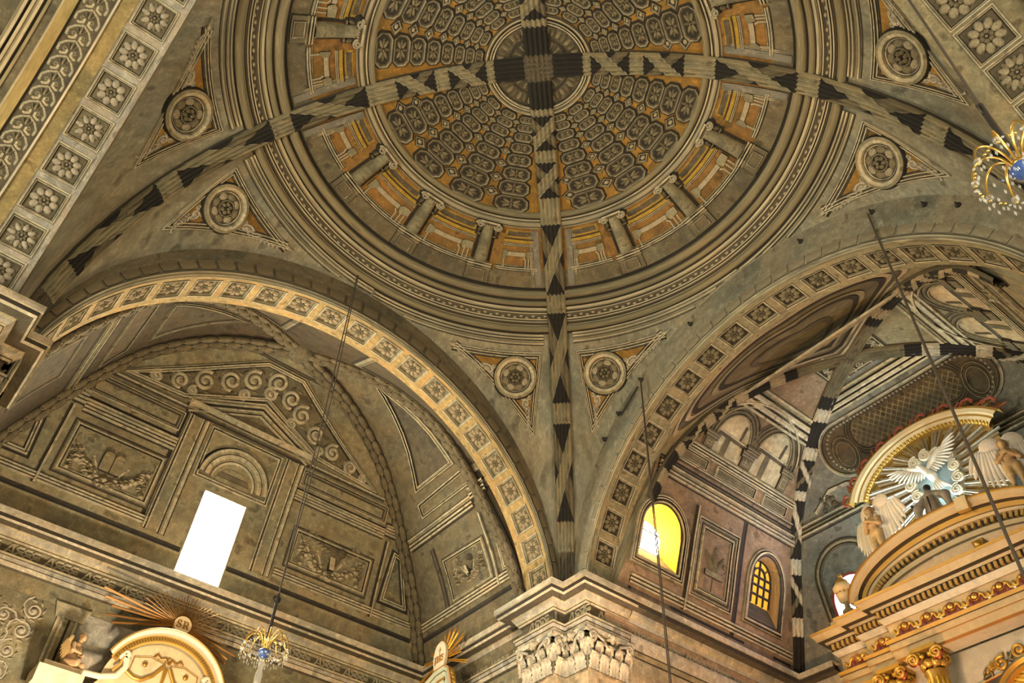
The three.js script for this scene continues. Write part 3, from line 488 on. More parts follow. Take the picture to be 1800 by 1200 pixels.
function web(bay, w, parent, color, holes = [], from = 0) {
  const mb = new MB(), f = bay.byS(w), uv = (a, s) => [a * 0.3, bay.L(w, s) * 0.3];
  const cell = (a0, a1, s0, s1, nu, nv) => mb.grid(nu, nv, (u, v) => { const q = lerp(s0(u), s1(u), v); return f(lerp(a0(q), a1(q), u), q, 0); }, color, (u, v) => { const q = lerp(s0(u), s1(u), v); return uv(lerp(a0(q), a1(q), u), q); });
  const K = (x) => () => x, lo = (s) => bay.edge(w, s)[0], hi = (s) => bay.edge(w, s)[1], top = holes.length ? 0.26 : from;
  cell(lo, hi, K(top), K(1), 40, 40);
  if (holes.length) { let left = lo; for (const h of holes) { cell(left, K(h.a0), K(from), K(top), 12, 14); cell(K(h.a0), K(h.a1), K(from), K(h.s0), 6, 4); cell(K(h.a0), K(h.a1), h.top, K(top), 20, 8); left = K(h.a1); } cell(left, hi, K(from), K(top), 12, 14); }
  return mb.build('vault_web', MAT.stucco, parent);
}
function frontWeb(A, bay, key, parent, color) {         // the web over the crossing arch, from the arch's back edge up to the ribs
  const mb = new MB(), S = archS(A, 0.3), x0 = key === 'zp' ? bay.x0 : bay.z0, x1 = key === 'zp' ? bay.x1 : bay.z1, b = key === 'zp' ? bay.bx : bay.bz, f = bay.byS(key);
  mb.grid(60, 10, (u, v) => { const t = lerp(172, 8, u) * D2R, P = S(t, A.depth, 0), X = key === 'zp' ? P[0] : P[2], s = clamp(X < b ? (X - x0) / (b - x0) : (x1 - X) / (x1 - b), 0, 1), Q = f(X, s, 0); return [lerp(P[0], Q[0], v), lerp(P[1], Q[1], v), lerp(P[2], Q[2], v)]; }, color, (u, v) => [u * 3, v * 0.5]);
  return mb.build('vault_web', MAT.stucco, parent);
}
const F4 = (bay, w, c) => poly(c.map(([a, s]) => [a, bay.L(w, s)]), 6);       // outline given in (along wall, height parameter)
const dirOf = (o) => { let s = 0; o.forEach((p, k) => { const n = o[(k + 1) % o.length]; s += p[0] * n[1] - n[0] * p[1]; }); return s > 0 ? 1 : -1; };
function panel(parent, name, bay, w, corners, spec, width, field, base = 0.004, raise = 0) {
  const S = bay.byL(w), o = F4(bay, w, corners), d = dirOf(o), mb = new MB();
  if (field) mb.fill(S, o, base + raise, field);
  mb.strip(S, o, lines(spec, width, 0, base).map((q) => [q[0] * d, q[1], q[2]]), true); return mb.build(name, MAT.stucco, parent);
}
function band(parent, name, bay, w, a0, a1, s0, s1, spec, base = 0.004, hs = 1) {
  const S = bay.byL(w), l0 = bay.L(w, s0), l1 = bay.L(w, s1), mb = new MB(); mb.strip(S, seg([a0, l0], [a1, l0], 10), lines(spec, l1 - l0, 0, base, hs)); return mb.build(name, MAT.stucco, parent);
}
function post(parent, name, bay, w, a0, a1, s0, s1, spec, base = 0.004, hs = 1) {    // upright moulding running up the web
  const S = bay.byL(w), mb = new MB(); mb.strip(S, seg([a1, bay.L(w, s0)], [a1, bay.L(w, s1)], 10), lines(spec, a1 - a0, 0, base, hs)); return mb.build(name, MAT.stucco, parent);
}
function trophy(parent, bay, w, a, s, W, H, kind) {        // garland with flowers, ribbons and a pair of tablets
  const S0 = bay.byL(w), l = bay.L(w, s), S = (x, y, h) => S0(a + x * W, l + y * H, 0.006 + h * 0.17), mb = new MB();
  for (let k = 0; k <= 26; k++) { const t = k / 26, x = lerp(-0.85, 0.85, t), y = -0.15 - 0.55 * (1 - (2 * t - 1) ** 2) + 0.25 * Math.abs(2 * t - 1); for (let j = 0; j < 3; j++) mb.bump(S, x + (rnd() - 0.5) * 0.1, y + (rnd() - 0.5) * 0.3, 0.075, 0.1, rnd() * 3, 0.5, jit([COL.L, COL.P, COL.M, COL.L][Math.floor(rnd() * 4)], 0.1), 0, 7, 2, 0.2); }
  for (const sd of [-1, 1]) {
    for (let k = 0; k < 9; k++) mb.bump(S, sd * (0.86 + (rnd() - 0.5) * 0.14), 0.05 - k * 0.085, 0.06, 0.07, rnd() * 3, 0.5, jit([COL.M, COL.P, COL.L][k % 3], 0.1), 0, 7, 2);
    mb.rod(S, [[sd * 0.86, 0.2], [sd * 0.7, 0.45], [sd * 0.8, 0.7], [sd * 0.62, 0.82], [sd * 0.5, 0.6]], 0.035, COL.M); mb.rod(S, [[sd * 0.86, 0.2], [sd * 1.0, 0.5], [sd * 0.9, 0.75]], 0.03, COL.P); mb.rod(S, spiral(sd * 0.85, 0.25, 0.14, 0, 1.2, sd, 12), 0.03, COL.L);
    mb.rod(S, [[sd * 0.1, -0.7], [sd * 0.28, -0.2], [sd * 0.42, 0.15]], 0.03, COL.L);
  }
  if (kind === 0) for (const x of [-0.12, 0.14]) { const T = [[x - 0.12, -0.3], [x + 0.12, -0.3], [x + 0.12, 0.3], ...arcPts(x, 0.3, 0.12, 0.14, 0, 180, 6), [x - 0.12, 0.3]]; mb.slab(S, T, 0, 0.5, COL.M, COL.D); }
  else { mb.bump(S, 0, 0.15, 0.3, 0.42, 0, 0.5, COL.P, 0, 12, 3); mb.bump(S, 0.25, 0.4, 0.14, 0.2, 0, 0.6, COL.S, 0.1, 10, 3); for (let k = 0; k < 6; k++) mb.bump(S, -0.5 + k * 0.12, 0.45 - k * 0.06, 0.13, 0.09, 0.7, 0.5, jit(COL.M), 0, 7, 2, 0.4); mb.slab(S, [[-0.02, -0.45], [0.12, -0.45], [0.08, 0.05], [-0.08, 0.05]], 0, 0.6, COL.L, COL.D); }
  return mb.build('garland_relief', MAT.stucco, parent);
}
function garlandRib(parent, bay, cx, cz, half = 0.19) {
  const R = bay.ribFrame(cx, cz), g = group('garland_rib', parent), S = (x, t, h) => { const f = R.frame(t), a = clamp(x / half, -1, 1) * Math.PI / 2, rr = half * 0.9 + h; return [f.P[0] + f.W[0] * Math.sin(a) * (half + h) + f.N[0] * Math.cos(a) * rr * 0.9, f.P[1] + f.N[1] * Math.cos(a) * rr * 0.9, f.P[2] + f.W[2] * Math.sin(a) * (half + h) + f.N[2] * Math.cos(a) * rr * 0.9]; };
  const mb = new MB(); mb.grid(14, 50, (u, v) => S((2 * u - 1) * half, v * R.length, 0), COL.D, (u, v) => [u * 0.2, v * R.length * 0.3]); mb.build('rib_roll', MAT.stucco, g);
  const n = Math.floor(R.length / 0.34);
  for (let k = 0; k < n; k++) for (const [x, o] of [[-0.5, 0], [0.5, 0], [0, 0.5]]) { const t = (k + 0.5 + o) * 0.34; if (t > R.length - 0.15) continue; const lf = new MB(); lf.bump((a, b, h) => S(x * half + a, t + b, h), 0, 0, 0.05, 0.185, 0, 0.055, jit(COL.P, 0.15), 0, 10, 2, 0); lf.rod((a, b, h) => S(x * half + a, t + b, h), [[0, -0.16], [0, 0.12]], 0.008, COL.D, false, 0.03); lf.build('rib_leaf', MAT.stucco, g); }
  return g;
}
{ // ---- transept vault
  const g = group('transept_vault', scene, structure('domed transept vault painted with grey panels, garlands and a window surround')), B = transept, zn = 'zn', xp = 'xp';
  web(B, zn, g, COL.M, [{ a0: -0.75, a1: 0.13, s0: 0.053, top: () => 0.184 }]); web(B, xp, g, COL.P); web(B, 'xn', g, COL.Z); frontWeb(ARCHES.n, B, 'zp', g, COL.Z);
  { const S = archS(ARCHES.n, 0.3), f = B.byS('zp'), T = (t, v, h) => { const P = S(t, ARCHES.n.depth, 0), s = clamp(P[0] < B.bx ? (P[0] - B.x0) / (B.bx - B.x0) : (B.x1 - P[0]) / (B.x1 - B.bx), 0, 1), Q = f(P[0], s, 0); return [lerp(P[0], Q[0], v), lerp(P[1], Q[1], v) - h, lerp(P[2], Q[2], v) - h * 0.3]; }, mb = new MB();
    for (const [a0, a1, v0, v1] of [[158, 140, 0.2, 0.8], [136, 100, 0.25, 0.8], [80, 46, 0.25, 0.8], [42, 24, 0.2, 0.8]]) { const o = poly([[a0 * D2R, v0], [a1 * D2R, v0], [a1 * D2R, v1], [a0 * D2R, v1]], 8); mb.fill(T, o, 0.006, COL.V, 0.1); mb.strip(T, o, [[-0.02, 0.004, COL.D], [-0.012, 0.03, COL.P], [0.004, 0.03, COL.M], [0.016, 0.01, COL.D], [0.03, 0.008, COL.D]], true); } mb.build('web_panel', MAT.stucco, g); }
  for (const [x, z] of [[B.x0, B.z0], [B.x1, B.z0], [B.x0, B.z1], [B.x1, B.z1]]) garlandRib(g, B, x, z, z === B.z0 ? 0.19 : 0.15);
  const boss = new MB(); boss.bump((x, y, h) => [B.bx + x, 14.86 - h, B.bz + y], 0, 0, 0.3, 0.3, 0, 0.22, COL.P, 0, 14, 4); boss.build('vault_boss', MAT.stucco, g);
  // end web
  band(g, 'dado_line', B, zn, -4.5, -0.78, 0.078, 0.084, 'KD', 0, 0.4); band(g, 'dado_line', B, zn, 0.16, 4.4, 0.078, 0.084, 'KD', 0, 0.4);
  band(g, 'base_molding', B, zn, -4.4, -1.55, 0.093, 0.104, 'LDLDLD'); band(g, 'base_molding', B, zn, 1.06, 4.3, 0.093, 0.104, 'LDLDLD');
  band(g, 'entablature', B, zn, -4.05, -3.42, 0.24, 0.282, 'DLDLDLMLKD', 0.02, 1.4); band(g, 'entablature', B, zn, -3.42, -1.62, 0.228, 0.266, 'DLDLDLMLKD', 0.004, 1.3);
  band(g, 'entablature', B, zn, 1.0, 3.2, 0.240, 0.272, 'DLDLDLMLKD', 0.004, 1.3); band(g, 'entablature', B, zn, 3.2, 3.95, 0.25, 0.285, 'DLDLDLMLKD', 0.02, 1.4);
  panel(g, 'frieze_panel', B, zn, [[-3.5, 0.275], [-1.68, 0.275], [-1.68, 0.322], [-3.5, 0.322]], 'LDMSD', 0.1, COL.M); panel(g, 'frieze_panel', B, zn, [[1.02, 0.278], [3.15, 0.278], [3.15, 0.322], [1.02, 0.322]], 'LDMSD', 0.1, COL.M);
  band(g, 'frieze_cornice', B, zn, -3.5, -1.7, 0.332, 0.345, 'SDLD', 0.004, 1.2); band(g, 'frieze_cornice', B, zn, 1.0, 3.0, 0.330, 0.345, 'SDLD', 0.004, 1.2);
  for (const [c, kind] of [[[-3.45, -1.62], 0], [[1.2, 3.15], 1]]) {
    panel(g, 'relief_panel', B, zn, [[c[0], 0.11], [c[1], 0.11], [c[1], 0.214 - kind * 0.022], [c[0], 0.214 - kind * 0.022]], 'DSMLDM', 0.16, COL.M); trophy(g, B, zn, (c[0] + c[1]) / 2, 0.152, 0.78, 0.52, kind);
  }
  panel(g, 'narrow_panel', B, zn, [[-4.55, 0.113], [-3.82, 0.113], [-3.9, 0.214], [-4.25, 0.2]], 'KDLSLD', 0.16, COL.M); panel(g, 'narrow_panel', B, zn, [[3.42, 0.113], [4.22, 0.113], [3.82, 0.222], [3.5, 0.23]], 'KDLSLD', 0.16, COL.M);
  post(g, 'pilaster_edge', B, zn, -3.64, -3.56, 0.09, 0.235, 'LD', 0.02); post(g, 'pilaster_edge', B, zn, 3.28, 3.36, 0.09, 0.24, 'LD', 0.02);
  // window surround: pilasters, entablature, pediment and blind arch
  for (const [a0, a1] of [[-1.6, -1.16], [0.56, 1.0]]) { post(g, 'window_pilaster', B, zn, a0, a1, 0.088, 0.325, 'DLLMDLMMMMMMLDL', 0.03, 1.2); }
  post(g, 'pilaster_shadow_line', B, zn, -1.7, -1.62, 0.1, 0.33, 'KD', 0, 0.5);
  band(g, 'pediment_base', B, zn, -1.72, 1.1, 0.328, 0.362, 'DSMDLLL', 0.05, 2);
  { const S = B.byL(zn), mb = new MB(), p = B.p(zn), out = open([p(-1.78, 0.364), p(-0.28, 0.458), p(1.12, 0.364)], 8); mb.strip(S, out, lines('LDMLSDLMLD', 0.34, -0.3, 0.03, 1.5).map((q) => [q[0], q[1], q[2]])); mb.build('pediment_rake', MAT.stucco, g);
    const t = new MB(); t.fill(S, F4(B, zn, [[-1.2, 0.366], [0.7, 0.366], [-0.26, 0.42]]), 0.01, COL.P); t.build('pediment_field', MAT.stucco, g); }
  { const S = B.byL(zn), l = (s) => B.L(zn, s), cy = l(0.215), mb = new MB(), R = 0.72, cx = -0.31;
    mb.strip(S, arcPts(cx, cy, R, R, 0, 180, 30), [[-0.06, 0.0, COL.K], [-0.02, 0.04, COL.D], [0.0, 0.09, COL.L], [0.06, 0.09, COL.M], [0.1, 0.06, COL.D], [0.12, 0.07, COL.L], [0.2, 0.06, COL.M], [0.24, 0.03, COL.D], [0.26, 0.03, COL.L], [0.3, 0.004, COL.M]]);
    mb.build('blind_arch_molding', MAT.stucco, g);
    const ta = new MB(), hw = (y) => Math.sqrt(Math.max(0, 0.36 * 0.36 - y * y));
    for (let k = 0; k < 3; k++) { const y0 = 0.0 + k * 0.11, y1 = y0 + 0.1; ta.slab(S, [[cx - hw(y0), cy + y0 - 0.05], [cx + hw(y0), cy + y0 - 0.05], [cx + hw(y1), cy + y1 - 0.05], [cx - hw(y1), cy + y1 - 0.05]], 0, 0.02, k % 2 ? COL.P : COL.M, COL.D); } ta.build('blind_arch_course', MAT.stucco, g);
    panel(g, 'spandrel_frame', B, zn, [[-1.1, 0.2], [0.5, 0.2], [0.5, 0.322], [-1.1, 0.322]], 'LDL', 0.08, null); }
  // the scroll panel above, a triangle between the two back ribs
  { const S = B.byL(zn), o = F4(B, zn, [[-3.05, 0.356], [-1.85, 0.362], [-0.28, 0.478], [1.2, 0.362], [2.75, 0.345], [0.25, 0.70], [-0.6, 0.70]]), mb = new MB(); mb.fill(S, o, 0.004, COL.P); mb.strip(S, o, lines('MDLMLD', 0.15, -0.06, 0.004, 1.3).map((q) => [q[0] * dirOf(o), q[1], q[2]]), true); mb.build('scroll_panel', MAT.stucco, g);
    const spots = [[-2.5, 0.385, 0.16, 1], [-2.05, 0.405, 0.22, -1], [-1.6, 0.44, 0.28, 1], [-1.12, 0.49, 0.27, -1], [-0.7, 0.545, 0.28, 1], [-0.2, 0.60, 0.3, -1], [0.2, 0.545, 0.26, -1], [0.55, 0.49, 0.28, 1], [1.0, 0.44, 0.25, -1], [1.5, 0.405, 0.24, 1], [2.0, 0.385, 0.2, -1], [2.35, 0.365, 0.13, 1], [-0.25, 0.52, 0.2, 1], [-0.75, 0.46, 0.16, -1], [0.4, 0.435, 0.15, 1], [-1.75, 0.39, 0.13, 1], [1.2, 0.39, 0.13, -1]];
    for (const [a, s, r, d] of spots) { const c = new MB(), y = B.L(zn, s), k = r * 0.8; c.rod(S, spiral(a, y, k, d * 1.3, 1.6, d, 24), 0.042, COL.L, false, 0.01); c.rod(S, spiral(a + 0.02, y - 0.02, k * 1.04, d * 1.3, 1.0, d, 18), 0.02, COL.D, false, 0.004); for (let j = 0; j < 6; j++) { const q = d * (1.2 + j * 0.8); c.bump(S, a + Math.cos(q) * k * 1.15, y + Math.sin(q) * k * 1.15, k * 0.36, k * 0.17, q + d * 1.2, 0.04, j % 2 ? COL.M : COL.S, 0, 7, 2, 0.5); } c.bump(S, a, y, k * 0.34, k * 0.34, 0, 0.06, COL.M, 0, 10, 3); c.build('scroll_ornament', MAT.stucco, g); }
  }
  band(g, 'upper_groove', B, zn, -2.2, 1.7, 0.73, 0.76, 'DSD', 0.004);
  // east web
  const x = xp;
  band(g, 'dado_line', B, x, -9.2, -5.9, 0.078, 0.084, 'KD', 0, 0.4); band(g, 'base_molding', B, x, -9.05, -5.9, 0.09, 0.102, 'LDLDLD');
  band(g, 'entablature', B, x, -8.75, -6.5, 0.222, 0.252, 'DLDLDMLD', 0.004, 1.4); band(g, 'entablature', B, x, -6.5, -6.0, 0.236, 0.266, 'DLDLDMLD', 0.02, 1.4); 
  panel(g, 'relief_panel', B, x, [[-7.95, 0.1], [-6.55, 0.1], [-6.55, 0.172], [-7.95, 0.178]], 'DSMLDM', 0.12, COL.P); trophy(g, B, x, -7.22, 0.138, 0.5, 0.36, 1);
  panel(g, 'narrow_panel', B, x, [[-6.3, 0.1], [-5.92, 0.1], [-5.98, 0.14], [-6.26, 0.195]], 'KDLDL', 0.1, COL.M); post(g, 'pilaster_edge', B, x, -6.5, -6.42, 0.09, 0.21, 'LD', 0.02); post(g, 'pilaster_edge', B, x, -8.2, -8.05, 0.1, 0.205, 'DSD', 0.004);
  panel(g, 'frieze_panel', B, x, [[-8.08, 0.268], [-6.3, 0.268], [-6.3, 0.305], [-8.08, 0.3]], 'LDM', 0.08, COL.P);
  { const S = B.byL(x), o = F4(B, x, [[-8.0, 0.325], [-6.6, 0.325], [-7.15, 0.70]]), mb = new MB(); mb.fill(S, o, 0.004, COL.S); mb.strip(S, o, lines('LDMLD', 0.12, 0, 0.004, 1.2).map((q) => [q[0] * dirOf(o), q[1], q[2]]), true); mb.build('triangle_panel', MAT.stucco, g); }
  // west web, dark, with the same framed panels
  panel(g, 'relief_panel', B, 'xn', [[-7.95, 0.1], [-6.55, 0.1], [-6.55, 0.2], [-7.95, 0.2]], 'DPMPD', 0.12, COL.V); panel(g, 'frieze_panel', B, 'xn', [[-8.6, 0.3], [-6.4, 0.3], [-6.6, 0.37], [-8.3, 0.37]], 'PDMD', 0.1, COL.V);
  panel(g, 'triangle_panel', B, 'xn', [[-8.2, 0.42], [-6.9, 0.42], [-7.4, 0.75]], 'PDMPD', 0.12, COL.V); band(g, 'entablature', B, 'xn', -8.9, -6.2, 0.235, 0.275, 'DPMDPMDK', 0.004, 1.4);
  // the blown-out window in the end web
  const wg = group('window_1', scene, structure('tall rectangular window full of white daylight in the transept end wall'));
  const S = B.byS(zn), pane = new MB(), q = [[-0.75, 0.053], [0.13, 0.053], [0.13, 0.184], [-0.75, 0.184]];
  const pm = new THREE.MeshStandardMaterial({ color: C3([0.9, 0.9, 0.88]), emissive: C3([1.0, 0.97, 0.9]), emissiveIntensity: 6, side: THREE.DoubleSide });
  pane.fill(S, q, -0.1, [1, 1, 1]); pane.build('window_pane', pm, wg);
  const rv = new MB(); rv.strip(S, q, [[0, 0, COL.C], [0, -0.1, COL.C]], true); rv.strip((a, s, h) => S(a, s, h), [[-0.75, 0.184], [-0.75, 0.053], [0.13, 0.053], [0.13, 0.184]], [[0, 0.01, COL.C], [0, 0, COL.C]]); rv.build('window_reveal', MAT.stucco, wg);
  areaLight(C3(LIGHT.northWindow[0]), LIGHT.northWindow[1], 0.84, 1.7, [-0.31, 11.0, -9.05], [-0.2, 9.6, 0]);
}
{ // ---- chancel vault
  const g = group('chancel_vault', scene, structure('chancel vault painted with arcades, ovals and black and white banded ribs')), B = chancel, zn = 'zn', xp = 'xp';
  const archHole = (a0, a1, sA, sB) => ({ a0, a1, s0: sA, top: (u) => { const t = 2 * u - 1; return lerp(sA + (sB - sA) * 0.52, sB, Math.sqrt(Math.max(0, 1 - t * t))); } });
  const H1 = { ...archHole(5.88, 6.9, 0.109, 0.196) }, H3 = { ...archHole(8.98, 9.86, 0.103, 0.204) };
  for (const h of [H1, H3]) { const t = h.top, c = h; h.top = (u) => t(u); c.mid = t; }
  web(B, zn, g, COL.Q, [H1, H3]); web(B, xp, g, COL.B); web(B, 'zp', g, COL.M); frontWeb(ARCHES.e, B, 'xn', g, COL.M);  // side web: brown plaster with yellow window light mixed into its colour
  // ribs
  for (const [x, z] of [[B.x0, B.z0], [B.x1, B.z0], [B.x0, B.z1], [B.x1, B.z1]]) {
    const R = B.ribFrame(x, z), far = x === B.x1, t0 = far ? 0 : R.tAt(0.19), marks = [], T = (q) => R.tAt(q) - t0;
    const bands = far ? [[0.108, 0.135], [0.2, 0.227], [0.375, 0.405], [0.515, 0.565], [0.68, 0.74]] : [[0.22, 0.25], [0.3, 0.33], [0.42, 0.46], [0.55, 0.60], [0.69, 0.75]];
    marks.push(['dark', far ? 0.4 : 0.02, T(bands[0][0])]);
    bands.forEach(([p, q], k) => { marks.push(['band', T(p), T(q)]); const e = bands[k + 1] ? T(bands[k + 1][0]) : T(0.8), f = T(q); marks.push(['dark', f, e]); if (bands[k + 1] && e - f > 0.5 && k < 3) marks.push(['cross', f, e]); });
    bandedRib('banded_rib', g, (t) => R.frame(t + t0), R.length - t0, () => far ? 0.17 : 0.14, marks, 4, 0.09, far ? COL.W : COL.C.map((v) => v * 0.8), COL.P, 0.25);
  }
  const boss = new MB(); boss.bump((x, y, h) => [B.bx + x, 14.5 - h, B.bz + y], 0, 0, 0.09, 0.09, 0, 0.16, COL.S, 0, 10, 3); boss.build('vault_boss', MAT.stucco, g);
  // mouldings that frame the middle of each web
  for (const w of ['zn', 'xp', 'xn', 'zp']) {
    const S = B.byL(w), e = (s, m) => { const [a, b] = B.edge(w, s), c = (a + b) / 2; return [lerp(c, a, m), lerp(c, b, m)]; }, mb = new MB();
    const far = w === 'xp', s0 = far ? 0.66 : 0.55, s1 = far ? 0.80 : 0.66, [a, b] = e(s0, 0.9), [c, d] = e(s1, 0.85);
    mb.strip(S, open([[a, B.L(w, s0)], [b, B.L(w, s0)]], 12), lines('LDWLDWLDML', B.L(w, s1) - B.L(w, s0), 0, 0.01, 1.2)); mb.build('web_molding', MAT.stucco, g);
    const pn = new MB(), q = F4(B, w, [[e(0.83, 0.62)[0], 0.84], [e(0.83, 0.62)[1], 0.84], [e(0.95, 0.4)[1], 0.95], [e(0.95, 0.4)[0], 0.95]]); pn.fill(S, q, 0.004, COL.D); pn.strip(S, q, lines('SDL', 0.07).map((v) => [v[0] * dirOf(q), v[1], v[2]]), true);
    for (let k = -2; k <= 2; k++) { const a0 = (a + b) / 2 + k * 0.16 * (w[0] === 'x' ? 1.2 : 1), y = B.L(w, 0.885) - Math.abs(k) * 0.02; pn.rod(S, spiral(a0, y, 0.075, k, 1.4, k % 2 ? 1 : -1, 14), 0.018, COL.L, false, 0.01); pn.bump(S, a0 + 0.05, y - 0.07, 0.05, 0.03, k, 0.03, COL.L, 0, 7, 2); } pn.build('scroll_panel', MAT.stucco, g);
  }
  // north web: arcade above, entablature, niche panel between two windows
  for (const w of ['zn', 'zp']) {
    const S = B.byL(w), l = (s) => B.L(w, s);
    band(g, 'entablature', B, w, 5.95, 10.1, 0.243, 0.283, 'DLDLDMLDSK', 0.01, 1.6); band(g, 'attic_molding', B, w, 6.3, 9.75, 0.335, 0.362, 'LDLDLM', 0.01, 1.2); band(g, 'attic_molding', B, w, 6.1, 9.9, 0.289, 0.297, 'SDL', 0.01, 1);
    for (const [a0, a1] of [[6.2, 7.15], [7.4, 8.6], [8.85, 9.6]]) panel(g, 'attic_panel', B, w, [[a0, 0.30], [a1, 0.30], [a1, 0.332], [a0, 0.332]], 'LDM', 0.06, COL.P);
    // two painted arches opening on a sunlit gallery
    for (const [cx, sp, r, top] of [[7.46, 0.40, 0.60, 1], [8.62, 0.42, 0.62, 1]]) {
      const gr = group('painted_arch', g), y0 = l(0.364), ys = l(sp) + 0.12, op = [[cx - r * 0.72, y0], [cx + r * 0.72, y0], ...arcPts(cx, ys, r * 0.72, r * 0.95, 0, 180, 18)], mb = new MB();
      mb.fill(S, op, 0.006, w === 'zp' ? COL.C : COL.L); mb.build('arch_opening', MAT.stucco, gr);
      const ar = new MB(), path = [[cx + r * 0.72, y0], [cx + r * 0.72, ys], ...arcPts(cx, ys, r * 0.72, r * 0.95, 0, 180, 24), [cx - r * 0.72, y0]]; ar.strip(S, path, lines('SDPSDPSDM', 0.26, -0.26, 0.01, 1.6)); ar.build('arch_molding', MAT.stucco, gr);
      for (const sd of [-1, 1]) { const im = new MB(), x = cx + sd * r * 0.9; im.slab(S, [[x - 0.17, ys - 0.16], [x + 0.17, ys - 0.16], [x + 0.2, ys], [x - 0.2, ys]], 0, 0.07, COL.S, COL.D); for (const y of [ys - 0.12, ys - 0.06]) im.strip(S, [[x - 0.18, y], [x + 0.18, y]], [[0, 0.075, COL.L], [0.015, 0.075, COL.L]]); im.build('arch_impost', MAT.stucco, gr); const ps = new MB(); ps.slab(S, [[x - 0.12, y0], [x + 0.12, y0], [x + 0.12, ys - 0.16], [x - 0.12, ys - 0.16]], 0, 0.05, COL.P, COL.D); ps.strip(S, F4x(x - 0.07, x + 0.07, y0 + 0.06, ys - 0.22), [[0, 0.055, COL.L], [0.015, 0.055, COL.L]], true); ps.build('arch_pier', MAT.stucco, gr); }
      const bm = new MB(); bm.strip(S, [[cx - r * 0.7, ys + 0.02], [cx + r * 0.7, ys - 0.02]], [[0, 0.012, COL.S], [0.07, 0.02, COL.S], [0.07, 0.03, COL.W], [0.1, 0.03, COL.W]]); bm.strip(S, [[cx - 0.1, y0], [cx - 0.1, ys]], [[-0.07, 0.02, COL.P], [0.07, 0.02, COL.P]]); bm.strip(S, [[cx + 0.2, ys + 0.06], [cx + 0.2, ys + r * 0.7]], [[-0.03, 0.02, COL.S], [0.03, 0.02, COL.S]]); bm.build('gallery_beam', MAT.stucco, gr);
    }
    const big = new MB(); big.strip(S, arcPts(8.05, l(0.43), 1.28, 1.02, 12, 168, 30), lines('SDMLSDM', 0.24, -0.1, 0.01, 1.8)); big.build('gallery_arch', MAT.stucco, g);
    if (w === 'zp') continue;
    band(g, 'base_molding', B, w, 5.8, 10.4, 0.064, 0.078, 'LDLDL'); band(g, 'dado_line', B, w, 5.8, 10.4, 0.056, 0.06, 'KD', 0, 0.5);
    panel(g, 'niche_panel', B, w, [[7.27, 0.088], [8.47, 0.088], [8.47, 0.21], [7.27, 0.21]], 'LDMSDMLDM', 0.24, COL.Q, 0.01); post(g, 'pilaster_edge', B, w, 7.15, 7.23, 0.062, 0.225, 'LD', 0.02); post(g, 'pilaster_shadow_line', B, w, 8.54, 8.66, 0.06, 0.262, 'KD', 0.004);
    { const mb = new MB(), cx = 7.86, y = l(0.13); for (const [dx, dy, rx, ry, ro] of [[0, 0.34, 0.09, 0.3, 0], [-0.14, 0.28, 0.07, 0.24, 0.5], [0.14, 0.28, 0.07, 0.24, -0.5], [-0.06, 0.2, 0.06, 0.18, 0.2]]) mb.bump(S, cx + dx, y + dy, ry, rx, Math.PI / 2 + ro, 0.05, COL.P, 0.01, 10, 3, 0.5); mb.slab(S, [[cx - 0.25, y - 0.02], [cx + 0.25, y - 0.02], [cx + 0.25, y + 0.09], [cx - 0.25, y + 0.09]], 0.01, 0.05, COL.M, COL.D); mb.rod(S, spiral(cx + 0.3, y + 0.28, 0.11, -1.6, 1.1, 1, 12), 0.025, COL.P); mb.rod(S, [[cx, y - 0.02], [cx, y - 0.3]], 0.02, COL.S); mb.build('lotus_emblem', MAT.stucco, g); }
    const sur = (a0, a1, sA, sB, spec, wd) => { const c = (a0 + a1) / 2, r = (a1 - a0) / 2, yb = l(sA), ys = l(sA + (sB - sA) * 0.52), o = [[a0, yb], [a1, yb], [a1, ys], ...arcPts(c, ys, r, l(sB) - ys, 0, 180, 24).slice(1, -1), [a0, ys]], mb = new MB(); mb.strip(S, o, lines(spec, wd, -wd - 0.01, 0.004, 1.5), true); mb.build('window_surround', MAT.stucco, g); };
    sur(5.88, 6.9, 0.109, 0.196, 'MLDLDSLD', 0.19); sur(8.98, 9.86, 0.103, 0.204, 'MDLSD', 0.16);
  }
  function windowOpening(n, label, h, depth, paneLow, paneMat, revealCol, bars, splay) {
    const wg = group('window_' + n, scene, structure(label)), S = B.byS('zn'), Y = (s) => B.Y(s), c = (h.a0 + h.a1) / 2, rim = [];
    for (let k = 0; k <= 24; k++) { const u = k / 24; rim.push([lerp(h.a0, h.a1, u), h.mid(u)]); }
    const loop = [[h.a0, h.s0], ...rim, [h.a1, h.s0]], zs = S(c, h.s0, 0), ze = S(c, h.mid(0.5), 0), lean = (ze[2] - zs[2]) / (ze[1] - zs[1]), zAt = (y) => zs[2] - depth + (y - zs[1]) * lean, yb = Y(h.s0) + paneLow, yt = Y(h.mid(0.5)) + (bars ? 0.08 : -0.02), w = (h.a1 - h.a0) / 2 * splay;
    const back = loop.map(([a, s], k) => { const x = c + (a - c) * splay, y = k === 0 || k === loop.length - 1 ? yb : Math.max(yb, lerp(yb, yt, (Y(s) - Y(h.s0)) / (yt - Y(h.s0)))); return [x, y, zAt(y)]; });
    const rv = new MB(), f = loop.map(([a, s]) => S(a, s, 0)), n2 = loop.length;
    rv.grid(n2 - 1, 4, (u, v) => { const k = Math.round(u * (n2 - 1)), A = f[k], Z = back[k]; return [lerp(A[0], Z[0], v), lerp(A[1], Z[1], v), lerp(A[2], Z[2], v)]; }, revealCol, (u, v) => [u, v * 0.2]); rv.build('window_reveal', MAT.stucco, wg);
